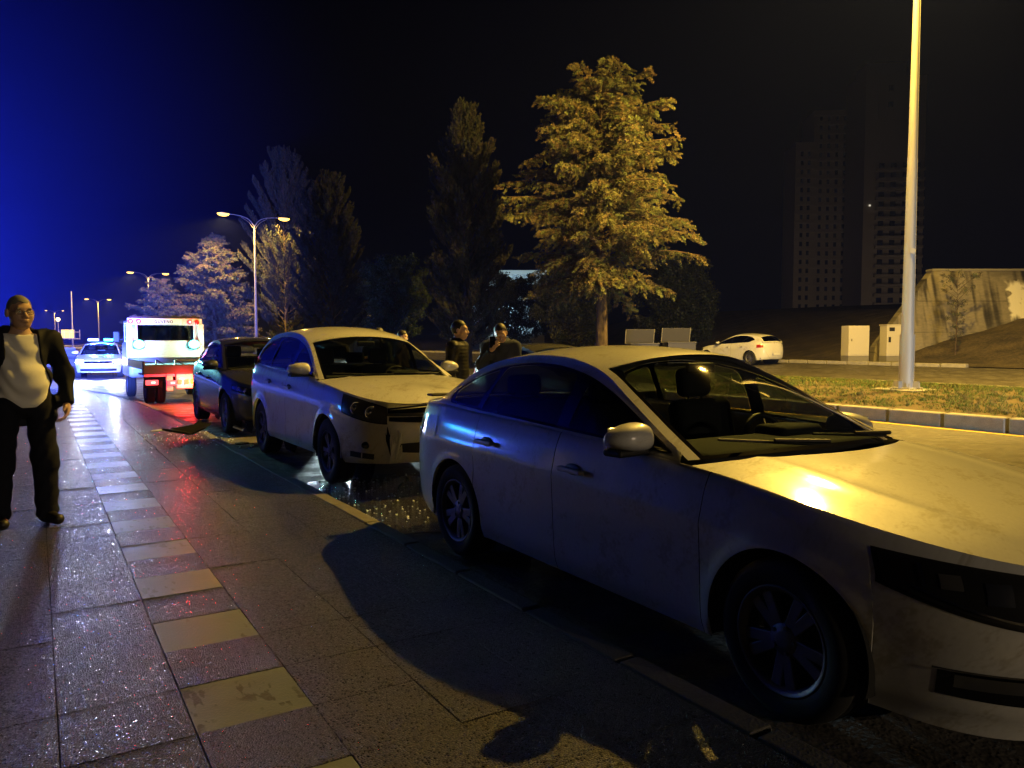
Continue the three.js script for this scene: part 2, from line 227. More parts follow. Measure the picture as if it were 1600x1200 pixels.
// flat outline with holes (side view x, y) laid on a curved side surface z(x, y), re-meshed finely
function sideShape(outline, holes, zf, sgn, off = 0) {
  const s = new THREE.Shape(outline.map((p) => new THREE.Vector2(...p))); for (const h of holes) s.holes.push(new THREE.Path(h.map((p) => new THREE.Vector2(...p))));
  const g = new THREE.ShapeGeometry(s), p = g.attributes.position, q = g.attributes.normal;
  for (let i = 0; i < p.count; i++) { const x = p.getX(i), y = p.getY(i), e = 0.01, z = zf(x, y), n = V(-(zf(x + e, y) - zf(x - e, y)) / (2 * e), -(zf(x, y + e) - zf(x, y - e)) / (2 * e), 1).normalize(); p.setXYZ(i, x + n.x * off, y + n.y * off, sgn * (z + n.z * off)); q.setXYZ(i, n.x, n.y, sgn * n.z); }
  if (sgn < 0) { const a = g.index.array; for (let i = 0; i < a.length; i += 3) { const t = a[i]; a[i] = a[i + 1]; a[i + 1] = t; } }
  return g;
}
function rounded(poly, r, n = 5) { // round the corners of a polygon
  const out = [], N = poly.length;
  for (let i = 0; i < N; i++) { const p = poly[i], a = poly[(i + N - 1) % N], b = poly[(i + 1) % N], rad = p[2] ?? r; const la = Math.hypot(a[0] - p[0], a[1] - p[1]), lb = Math.hypot(b[0] - p[0], b[1] - p[1]), k = Math.min(rad, la * 0.45, lb * 0.45); const s = [p[0] + (a[0] - p[0]) / la * k, p[1] + (a[1] - p[1]) / la * k], e = [p[0] + (b[0] - p[0]) / lb * k, p[1] + (b[1] - p[1]) / lb * k]; for (let j = 0; j <= n; j++) { const t = j / n; out.push([(1 - t) * (1 - t) * s[0] + 2 * t * (1 - t) * p[0] + t * t * e[0], (1 - t) * (1 - t) * s[1] + 2 * t * (1 - t) * p[1] + t * t * e[1]]); } }
  return out;
}
function dense(poly, step = 0.06) { const out = []; poly.forEach((p, i) => { const q = poly[(i + 1) % poly.length], L = Math.hypot(q[0] - p[0], q[1] - p[1]), n = Math.max(1, Math.ceil(L / step)); for (let k = 0; k < n; k++) out.push([lerp(p[0], q[0], k / n), lerp(p[1], q[1], k / n)]); }); return out; }
const wheelCache = new Map();
function wheelParts(R, rim, style) {
  const key = [R, rim, style].join(); if (wheelCache.has(key)) return wheelCache.get(key);
  const w = 0.105, prof = [[rim - 0.012, -w * 0.8], [rim + 0.005, -w * 0.98], [rim + 0.03, -w * 1.04], [(R + rim) / 2 + 0.01, -w * 1.08], [R - 0.028, -w * 1.0], [R - 0.008, -w * 0.86], [R - 0.001, -w * 0.62]];
  for (const g of [-0.36, 0, 0.36]) prof.push([R, (g - 0.14) * w], [R - 0.009, (g - 0.10) * w], [R - 0.009, (g + 0.10) * w], [R, (g + 0.14) * w]);
  prof.push([R - 0.001, w * 0.62], [R - 0.008, w * 0.86], [R - 0.028, w * 1.0], [(R + rim) / 2 + 0.01, w * 1.08], [rim + 0.03, w * 1.04], [rim + 0.005, w * 0.98], [rim - 0.012, w * 0.8]);
  const lathe = (pr, n = 56) => new THREE.LatheGeometry(pr.map(([r, y]) => new THREE.Vector2(r, y)), n).rotateX(Math.PI / 2);
  const tyre = lathe(prof), barrel = lathe([[rim - 0.03, -w * 0.8], [rim - 0.028, w * 0.5], [rim - 0.012, w * 0.82], [rim + 0.004, w * 0.96], [rim - 0.006, w * 0.99], [rim - 0.022, w * 0.86], [rim - 0.03, w * 0.7]]);
  const rimG = [barrel], N = 10, hub = lathe([[0.001, w * 0.84], [0.03, w * 0.84], [0.034, w * 0.80], [0.062, w * 0.76], [0.078, w * 0.6], [0.08, w * 0.2]], 28);
  rimG.push(hub);
  for (let i = 0; i < N; i++) {
    const sh = new THREE.Shape(), a0 = style === 'ten' ? 0.013 : 0.017, a1 = style === 'ten' ? 0.011 : 0.021; sh.moveTo(-a0, 0.05); sh.lineTo(-a1, rim - 0.022); sh.lineTo(a1, rim - 0.022); sh.lineTo(a0, 0.05);
    const g = new THREE.ExtrudeGeometry(sh, { depth: 0.022, bevelEnabled: true, bevelThickness: 0.006, bevelSize: 0.005, bevelSegments: 2 }); const p = g.attributes.position; for (let k = 0; k < p.count; k++) { const r = p.getY(k); p.setZ(k, p.getZ(k) + w * 0.56 - 0.012 * Math.sin((r / rim) * Math.PI)); } g.computeVertexNormals(); rimG.push(g.rotateZ(style === 'ten' ? i / N * Math.PI * 2 : Math.floor(i / 2) / 5 * Math.PI * 2 + (i % 2 ? 0.19 : -0.19)));
  }
  for (let i = 0; i < 5; i++) { const a = (i + 0.5) / 5 * Math.PI * 2; rimG.push(new THREE.CylinderGeometry(0.009, 0.009, 0.02, 6).rotateX(Math.PI / 2).translate(Math.cos(a) * 0.052, Math.sin(a) * 0.052, w * 0.74)); }
  const disc = lathe([[0.06, -0.005], [rim - 0.06, -0.005], [rim - 0.06, 0.015], [0.06, 0.015]], 32), res = { tyre, rim: merge(rimG), disc }; wheelCache.set(key, res); return res;
}
function addWheel(parent, x, y, z, sgn, R, rim, style, turn = 0, rimMat = M.alloy) {
  const w = new THREE.Group(); w.name = 'wheel'; w.position.set(x, y, z); w.rotation.y = (sgn > 0 ? 0 : Math.PI) + turn; parent.add(w);
  const p = wheelParts(R, rim, style); part('tyre', p.tyre, M.tyre, w); const r = part('rim', p.rim, rimMat, w); r.rotation.z = rr(0, 6); part('brake_disc', p.disc, M.alloyDark, w); return w;
}
function makeCar(o) {
  const car = thing(o.name, o.label, 'car', o.pos, o.turn, o.group), out = {};
  const xF = table(o.xF), xR = table(o.xR), yt = table(o.top), g = table(o.section), W = o.W, nf = o.nF ?? 3.2, nr = o.nR ?? 3.2, x0f = o.x0f, x0r = o.x0r, sill = o.sill, bodyM = o.paint;
  const xFn = xF(0.55), xRn = xR(0.55), R = o.archR, ay = o.wheelR, deform = o.deform || ((p) => p);
  // stations along the side: rear centre ... rear corner ... side ... front corner ... front centre
  const st = []; for (let i = 0; i < 26; i++) st.push({ k: 'r', f: (i / 26) ** 1.0 * Math.PI / 2 });
  let xs = range(x0r, x0f, 70); for (const a of [o.axF, o.axR]) for (let k = 0; k <= 36; k++) xs.push(a + R * Math.cos(k / 36 * Math.PI)); for (const a of [o.axF, o.axR]) xs.push(a + R + 0.0015, a - R - 0.0015); for (const s of o.seams) xs.push(s - 0.0028, s + 0.0028);
  for (const x of xs) if (x >= x0r && x <= x0f) st.push({ k: 'm', x }); else if (x > x0f && x < xFn) st.push({ k: 'f', f: Math.acos(((x - x0f) / (xFn - x0f)) ** (nf / 2)) }); else if (x < x0r && x > xRn) st.push({ k: 'r', f: Math.acos(((x0r - x) / (x0r - xRn)) ** (nr / 2)) });
  for (let i = 0; i <= 30; i++) st.push({ k: 'f', f: (1 - i / 30) * Math.PI / 2 });
  const plan = (s, y) => { if (s.k === 'm') return [s.x, 1]; const c = Math.max(0, Math.cos(s.f)), q = Math.max(0, Math.sin(s.f)); if (s.k === 'f') return [x0f + (xF(y) - x0f) * c ** (2 / nf), q ** (2 / nf)]; return [x0r + (xR(y) - x0r) * c ** (2 / nr), q ** (2 / nr)]; };
  for (const s of st) s.n = plan(s, 0.55)[0]; st.sort((a, b) => a.n - b.n || (a.k === 'r' ? a.f - b.f : b.f - a.f));
  for (let i = st.length - 1; i > 0; i--) if (Math.abs(st[i].n - st[i - 1].n) < 4e-4 && st[i].k === st[i - 1].k && st[i].k === 'm') st.splice(i, 1);
  const taper = o.taper ? table(o.taper) : () => 1;
  const surf = (s, y) => { const [x, q] = plan(s, y), u = clamp((y - sill) / (yt(s.n) - sill)); let z = W * q * g(u) * taper(x); for (const a of [o.axF, o.axR]) { const r = Math.hypot(s.n - a, y - ay); if (r < R + 0.2) z += q * (o.flare ?? 0.012) * Math.exp(-(((r - R) / 0.045) ** 2)); } return deform(V(x, y, z)); };
  const bottom = (x) => { let b = sill + smooth(x0f + 0.3, xFn, x) * (o.lift ?? 0.02) + smooth(x0r - 0.4, xRn, x) * (o.liftR ?? 0.06); for (const a of [o.axF, o.axR]) if (Math.abs(x - a) <= R) b = Math.max(b, ay + Math.sqrt(Math.max(0, R * R - (x - a) ** 2))); return b; };
  const rows = 30, P = st.map((s) => { const b = bottom(s.n), t = yt(s.n), l = []; for (let j = 0; j <= rows; j++) l.push(surf(s, lerp(b, t, j / rows))); const e = l[rows]; l.push(V(e.x, e.y + 0.008, e.z - 0.012 * Math.sign(e.z || 1) * Math.min(1, Math.abs(e.z) / 0.1))); return l; });
  const doorAt = (x) => { for (const d of o.doors) if (x > d[0] && x < d[1]) return d[2]; return null; };
  const isSeam = (i) => o.seams.some((s) => Math.abs(st[i].n - (s - 0.0028)) < 1e-5 && Math.abs(st[i + 1].n - (s + 0.0028)) < 1e-5);
  const sillTop = (j) => j < (o.sillRows ?? 3);
  const cls = (i, j) => { const x = (st[i].n + st[i + 1].n) / 2; if (isSeam(i)) return 'gap' + o.seams.findIndex((q) => Math.abs(q - x) < 0.01); const d = doorAt(x); if (d && !sillTop(j)) return d; if (o.trimLow && P[i][j].y < o.trimLow(x)) return 'trim'; return 'body'; };
  for (const sgn of [1, -1]) { const res = {}, Q = P.map((l) => l.map((p) => V(p.x, p.y, p.z * sgn))); gridParts(Q, cls, res, (p) => V(p.x > x0f ? (p.x - x0f) * 2 : p.x < x0r ? (p.x - x0r) * 2 : 0, 0.05, p.z), { gap0: 0.012, gap1: 0.012, gap2: 0.012 }); for (const [k, v] of Object.entries(res)) { const key = k === 'body' || k.startsWith('gap') || k === 'trim' ? k : k + (sgn > 0 ? '+' : '-'); (out[key] = out[key] || []).push(...v); } }
  // bonnet and rear deck as height fields between the two shoulder lines
  const edge = (s) => { const e = P[st.indexOf(s)][rows + 1]; return e; };
  const deck = (list, bulge, warp, nm, cut) => { const nf2 = 36, Q = list.map((s) => { const e = edge(s), l = []; for (let j = 0; j <= nf2; j++) { const f = -1 + 2 * j / nf2, w = warp ? warp(e.x, f) : 0; let x = e.x + w; const y = e.y + bulge(x, f, e) + (warp ? (yt(Math.min(x, xFn)) - yt(e.x)) * (1 - f * f) : 0); l.push(deform(V(x, y, e.z * f), true)); } return l; }); gridParts(Q, (i, j) => nm, out, () => V(0, 1, 0)); return Q; };
  const hoodList = st.filter((s) => s.n >= o.hoodX), H = deck(hoodList, (x, f, e) => (o.crown ?? 0.05) * (1 - Math.abs(f) ** 2.4) * smooth(0, 0.5, e.z) * smooth(xFn + 0.02, xFn - 0.35, x) + (o.ridge ?? 0.007) * Math.exp(-(((Math.abs(f) - (o.ridgeF ?? 0.62)) / 0.05) ** 2)) * smooth(xFn - 0.15, xFn - 0.6, x), (x, f) => o.cowl * (1 - f * f) * (1 - smooth(o.hoodX, o.hoodX + 0.9, x)), 'hood');
  if (o.deckX !== undefined) deck(st.filter((s) => s.n <= o.deckX), (x, f, e) => (o.deckCrown ?? 0.02) * (1 - f * f), null, 'body');
  // glasshouse: centre line C and edge line E share an index
  const cC = new THREE.CatmullRomCurve3(o.C.map((p) => V(p[0], p[1], 0)), false, 'centripetal'), cE = new THREE.CatmullRomCurve3(o.E.map((p) => V(...p)), false, 'centripetal'), n = o.C.length - 1;
  const top = (t, f) => { const c = cC.getPoint(t / n), e = cE.getPoint(t / n), b = 1 - Math.abs(f) ** 2.2; return deform(V(lerp(e.x, c.x, b), lerp(e.y, c.y, b), e.z * f)); };
  const fs = [-1, -0.985, -0.965, -0.94, -0.935, ...range(-0.91, 0.91, 26), 0.935, 0.94, 0.965, 0.985, 1], ts = range(0, n, n * 10), G = ts.map((t) => fs.map((f) => top(t, f)));
  const wsA = o.ws[0], wsB = o.ws[1], rwA = o.rw[0], rwB = o.rw[1];
  gridParts(G, (i, j) => { const t = (ts[i] + ts[i + 1]) / 2, f = Math.abs((fs[j] + fs[j + 1]) / 2); if (t > wsA && t < wsB && f < 0.94) return t < wsA + 0.1 || t > wsB - 0.1 || f > 0.90 ? 'frit' : 'windscreen'; if (t > rwA && t < rwB && f < 0.90) return t < rwA + 0.1 || t > rwB - 0.1 || f > 0.86 ? 'frit' : 'rear_window'; if (t <= wsA) return 'frit'; return 'roof'; }, out, (p) => V(0, 1, 0).add(V(p.x * 0.2, 0, p.z * 0.4)), { windscreen: 0.004, rear_window: 0.004, frit: 0.003 });
  // sides of the glasshouse
  const eUp = ts.map((t) => top(t, 1)); // from bonnet to tail
  const zEdge = table([...eUp].sort((a, b) => a.x - b.x).filter((p, i, a) => !i || p.x > a[i - 1].x + 1e-4).map((p) => [p.x, p.z])), yEdge = table([...eUp].sort((a, b) => a.x - b.x).filter((p, i, a) => !i || p.x > a[i - 1].x + 1e-4).map((p) => [p.x, p.y]));
  const shoulder = table(P.filter((l, i) => st[i].k === 'm' || Math.abs(l[rows + 1].z) > 0.3).map((l) => l[rows + 1]).sort((a, b) => a.x - b.x).filter((p, i, a) => !i || p.x > a[i - 1].x + 1e-4).map((p) => [p.x, p.z]));
  const zSide = (x, y) => { const yb = yt(x) + 0.008, ye = Math.max(yb + 0.02, yEdge(x)), t = clamp((y - yb) / (ye - yb)); return lerp(shoulder(x) - 0.004, zEdge(x), t) + (o.sideBow ?? 0.02) * Math.sin(Math.PI * t); };
  const xa = eUp[0].x, xb = eUp[eUp.length - 1].x, belt = range(xb, xa, 40).map((x) => [x, yt(x) + 0.006]), outline = [...belt, ...eUp.map((p) => [p.x, Math.max(p.y, yt(p.x) + 0.0065)])];
  const clean = outline.filter((p, i, a) => !i || Math.hypot(p[0] - a[i - 1][0], p[1] - a[i - 1][1]) > 2e-3);
  const dlo = dense(rounded(o.dlo, 0.05)), panes = o.panes.map((p) => dense(rounded(p, 0.04)));
  for (const sgn of [1, -1]) {
    (out.pillar = out.pillar || []).push(sideShape(clean, [dlo], zSide, sgn)); (out.frame = out.frame || []).push(sideShape(dlo, panes, zSide, sgn, -0.003));
    panes.forEach((p, i) => { (out['pane' + i + (sgn > 0 ? '+' : '-')] = []).push(sideShape(p, [], zSide, sgn, -0.006)); });
  }
  // assemble
  part('body', [...out.body, ...out.roof, ...out.pillar], bodyM, car);
  part('hood', out.hood, bodyM, car); for (const k of Object.keys(out)) if (k.startsWith('gap')) for (const q of out[k]) part('door_gap', q, M.gap, car); if (out.trim) part('lower_trim', out.trim, M.trim, car);
  part('window_surround', [...out.frame, ...out.frit], M.gloss, car); part('windscreen', out.windscreen, o.wsGlass || M.glass, car); if (out.rear_window) part('rear_window', out.rear_window, o.rearGlass || M.tint, car);
  const doorMesh = {}; for (const d of o.doors) for (const s of ['+', '-']) if (out[d[2] + s]) doorMesh[d[2] + s] = part('door', out[d[2] + s], bodyM, car);
  o.panes.forEach((p, i) => { for (const s of ['+', '-']) part('side_window', out['pane' + i + s], o.sideGlass?.[i] || M.tint, (o.paneDoor?.[i] && doorMesh[o.paneDoor[i] + s]) || car); });
  for (const [hx, hy, dn] of o.handles || []) for (const s of [1, -1]) { const z = shoulderAt(hx, hy); const h = [rbox(0.20, 0.028, 0.018, 0.009, hx, hy, s * (z + 0.032)), rbox(0.03, 0.024, 0.03, 0.008, hx + 0.085, hy, s * (z + 0.018)), rbox(0.035, 0.03, 0.03, 0.008, hx - 0.08, hy, s * (z + 0.018))]; const dm = doorMesh[dn + (s > 0 ? '+' : '-')]; part('handle', h, bodyM, dm || car); part('handle_recess', [new THREE.SphereGeometry(0.06, 16, 8).scale(1.25, 0.55, 0.16).translate(hx, hy + 0.002, s * (z + 0.001))], M.trim, dm || car); }
  function shoulderAt(x, y) { const i = st.findIndex((s) => s.n >= x); return surf(st[i], y).z; }
  // underside, wheel housings
  part('underbody', [box(xFn - xRn - 0.9, 0.10, W * 1.3, (xFn + xRn) / 2, sill + 0.06, 0), box(o.axF - o.axR - 2 * R - 0.04, 0.16, W * 1.84, (o.axF + o.axR) / 2, sill + 0.09, 0)], M.under, car);
  const liner = []; for (const a of [o.axF, o.axR]) for (const s of [1, -1]) { liner.push(new THREE.CylinderGeometry(R + 0.006, R + 0.006, 0.34, 40, 1, true, 0, Math.PI).rotateZ(Math.PI / 2).rotateX(Math.PI / 2).rotateY(Math.PI / 2).translate(0, 0, 0)); const l = liner[liner.length - 1]; l.computeBoundingBox(); liner.pop(); const c = new THREE.BufferGeometry(), pos = [], idx = []; for (let k = 0; k <= 40; k++) { const t = -0.25 + (Math.PI + 0.5) * k / 40, x = a + Math.cos(t) * (R + 0.004), y = ay + Math.sin(t) * (R + 0.004); pos.push(x, y, s * (W - 0.03), x, y, s * (W - 0.40)); if (k) { const b = (k - 1) * 2; idx.push(b, b + 1, b + 2, b + 1, b + 3, b + 2); } } c.setAttribute('position', new THREE.Float32BufferAttribute(pos, 3)); c.setIndex(idx); c.computeVertexNormals(); liner.push(c, new THREE.CircleGeometry(R + 0.004, 32).translate(a, ay, s * (W - 0.40))); }
  for (let k = 0; k < 4; k++) part('wheel_housing', [liner[2 * k], liner[2 * k + 1]], M.under, car);
  for (const [a, tn] of [[o.axF, o.steer || 0], [o.axR, 0]]) for (const s of [1, -1]) addWheel(car, a, ay, s * (W - 0.125), s, o.wheelR, o.rimR, o.rimStyle, tn, o.rimMat);
  // door mirrors
  const mz = shoulderAt(o.mirror[0], o.mirror[1] - 0.08);
  for (const s of [1, -1]) { const mg = new THREE.SphereGeometry(1, 24, 16); const p = mg.attributes.position; for (let i = 0; i < p.count; i++) { let x = p.getX(i), y = p.getY(i), z = p.getZ(i); x = x < 0 ? x * 0.35 : x; const sq = (v) => Math.sign(v) * Math.abs(v) ** 0.82, w = 1 - 0.30 * z * s; p.setXYZ(i, sq(x) * 0.10 - 0.02 * z * s, (y < 0 ? sq(y) * 0.055 : sq(y) * 0.078) * w, sq(z) * 0.125); } mg.computeVertexNormals(); const m = part('door_mirror', mg, o.mirrorPaint || bodyM, car); const folded = s < 0 && o.foldLeft; m.position.set(o.mirror[0] - (folded ? 0.06 : 0), o.mirror[1] - (folded ? 0.04 : 0), s * (mz + (folded ? 0.03 : 0.10))); m.rotation.y = folded ? -1.25 : s * 0.12;
    part('mirror_base', [rbox(0.12, 0.034, 0.21, 0.016, 0.0, -0.058, 0), rbox(0.07, 0.03, 0.12, 0.012, 0, -0.062, -s * 0.10)], M.trim, m); part('mirror_glass', rbox(0.006, 0.11, 0.19, 0.003, -0.033, 0.004, 0), M.chrome, m); }
  // inside
  const [s0, s1] = o.seatX, inner = [];
  const seatG = (x, z, w, h) => [rbox(0.5, 0.16, w, 0.06, x + 0.2, o.floor + 0.2, z, 3), rbox(0.15, h, w * 0.96, 0.06, 0, 0, 0, 3).rotateZ(0.22).translate(x - 0.12, o.floor + 0.24 + h / 2, z), rbox(0.10, 0.19, 0.26, 0.045, 0, 0, 0, 3).rotateZ(0.15).translate(x - 0.23, o.floor + 0.24 + h + 0.10, z), cyl(0.008, 0.008, 0.1, 6, x - 0.21, o.floor + 0.22 + h, z - 0.06), cyl(0.008, 0.008, 0.1, 6, x - 0.21, o.floor + 0.22 + h, z + 0.06)];
  for (const z of [-0.36, 0.36]) part('seat', seatG(s0, z, 0.5, 0.56), M.seat, car);
  part('rear_seat', [rbox(0.5, 0.16, 1.26, 0.06, s1 + 0.2, o.floor + 0.2, 0, 3), rbox(0.15, 0.54, 1.26, 0.06, 0, 0, 0, 3).rotateZ(0.25).translate(s1 - 0.12, o.floor + 0.50, 0), rbox(0.09, 0.15, 0.26, 0.04, s1 - 0.24, o.floor + 0.86, -0.38), rbox(0.09, 0.15, 0.26, 0.04, s1 - 0.24, o.floor + 0.86, 0.38)], M.seat, car);
  const dx = o.hoodX - 0.02; part('dashboard', [rbox(0.5, 0.10, W * 1.56, 0.05, dx - 0.22, yt(dx) - 0.01, 0, 3), rbox(0.3, 0.34, W * 1.5, 0.06, dx - 0.16, yt(dx) - 0.2, 0, 2), rbox(0.22, 0.09, 0.36, 0.04, dx - 0.36, yt(dx) + 0.045, -0.36, 3), rbox(0.24, 0.18, 0.26, 0.04, dx - 0.42, yt(dx) - 0.16, 0)], M.dash, car);
  const wh = part('steering_wheel', [new THREE.TorusGeometry(0.175, 0.016, 10, 36), rbox(0.10, 0.09, 0.05, 0.02), rbox(0.32, 0.03, 0.018, 0.008), box(0.03, 0.16, 0.018, 0, -0.08, 0)], M.trim, car); wh.position.set(dx - 0.50, yt(dx) - 0.04, -0.36); wh.rotation.set(0, Math.PI / 2, 0); wh.rotateX(-0.4);
  part('floor_pan', [box(o.hoodX - xRn - 0.35, 0.05, W * 1.7, (o.hoodX + xRn) / 2 + 0.1, o.floor, 0), box(0.05, 0.5, W * 1.7, o.hoodX + 0.02, o.floor + 0.25, 0)], M.under, car);
  const tRoof = range(wsB + 0.12, rwA - 0.05, 10), L = tRoof.map((t) => range(-0.93, 0.93, 10).map((f) => top(t, f).add(V(0, -0.03, 0)))), lin = {}; gridParts(L, () => 'l', lin, () => V(0, -1, 0)); part('headliner', lin.l, M.liner, car);
  part('rear_mirror', [rbox(0.03, 0.06, 0.22, 0.02, 0, 0, 0)], M.trim, car).position.copy(top(wsB - 0.35, 0).add(V(-0.07, -0.05, 0)));
  // helpers for lamps, grilles and plates laid on the nose or the tail
  const patch = (k, f0, f1, ylo, yhi, off, nu = 14, nv = 6, sgn = 1) => { const Q = range(0, 1, nu).map((a) => { const f = lerp(f0, f1, a), lo = typeof ylo === 'function' ? ylo(a) : ylo, hi = typeof yhi === 'function' ? yhi(a) : yhi; const s = { k, f, n: 0 }; s.n = plan(s, 0.55)[0]; return range(0, 1, nv).map((b) => surf(s, lerp(lo, hi, b))); }); const N = gridNormals(Q), outw = V(k === 'f' ? 1 : -1, 0, 0.3); Q.forEach((l, i) => l.forEach((p, j) => { const q = N[i][j]; if (q.dot(outw) < 0) q.negate(); p.addScaledVector(q, off); p.z *= sgn; })); const res = {}; gridParts(Q, () => 'p', res, () => V(k === 'f' ? 1 : -1, 0, 0.3 * sgn)); return merge(res.p); };
  car.userData.label = o.label;
  return { car, patch, surf, plan, top, yt, xF, xR, doorMesh, shoulderAt, H, deform, P, st };
}
// two-sided lamp cluster: dark bowl, reflector and clear lens
function headlamps(c, f0, f1, lo, hi, bowl = M.gloss, glowM, bulbs = [0.32, 0.66]) {
  for (const s of [1, -1]) { const h = part('headlight', c.patch('f', f0, f1, lo, hi, 0.004, 14, 6, s), bowl, c.car); part('lamp_rim', c.patch('f', f0 - 0.015, f1 + 0.02, (a) => lo(a) - 0.010, (a) => hi(a) + 0.008, 0.002, 14, 6, s), M.gap, h);
    part('lens', c.patch('f', f0, f1, lo, hi, 0.012, 14, 6, s), M.clearLens, h);
    for (const q of bulbs) { const f = lerp(f0, f1, q), st = { k: 'f', f, n: 0 }; st.n = c.plan(st, 0.55)[0]; const y = (lo(q) + hi(q)) / 2, p = c.surf(st, y), r = Math.min(0.05, (hi(q) - lo(q)) * 0.36); const g = new THREE.SphereGeometry(r, 16, 8, 0, Math.PI * 2, 0, 1.1).rotateZ(-Math.PI / 2).translate(p.x - r * 0.86 + 0.004, y, (p.z - 0.005) * s); part(glowM ? 'lamp_bulb' : 'reflector', g, glowM || M.reflector, h); if (!glowM) part('reflector_ring', new THREE.TorusGeometry(r * 1.15, 0.005, 6, 24).rotateY(Math.PI / 2).translate(p.x + 0.002, y, (p.z - 0.005) * s), M.reflector, h); } }
}
function taillamps(c, f0, f1, lo, hi, m = M.redLens) { for (const s of [1, -1]) { const h = part('tail_light', c.patch('r', f0, f1, lo, hi, 0.006, 12, 6, s), m, c.car); part('lamp_divider', c.patch('r', f0, f1, (a) => lerp(lo(a), hi(a), 0.46), (a) => lerp(lo(a), hi(a), 0.54), 0.009, 12, 2, s), M.reflector, h); } }
M.plate = mat(0.62, 0.62, 0.60, 0.5); M.plateBlue = mat(0.02, 0.06, 0.35, 0.5);
function plate(c, k, y, x) { const p = part('licence_plate', rbox(0.012, 0.11, 0.52, 0.004, x, y, 0), M.plate, c.car); part('country_band', box(0.004, 0.10, 0.045, x + (k === 'f' ? 0.006 : -0.006), y, k === 'f' ? 0.235 : -0.235), M.plateBlue, p); return p; }
M.lampBowl = mat(0.03, 0.03, 0.032, 0.25, 0.3);
// the parked cars; every car faces along its own +x
const HEADING = -Math.PI / 2; // towards +z, the way of the near carriageway
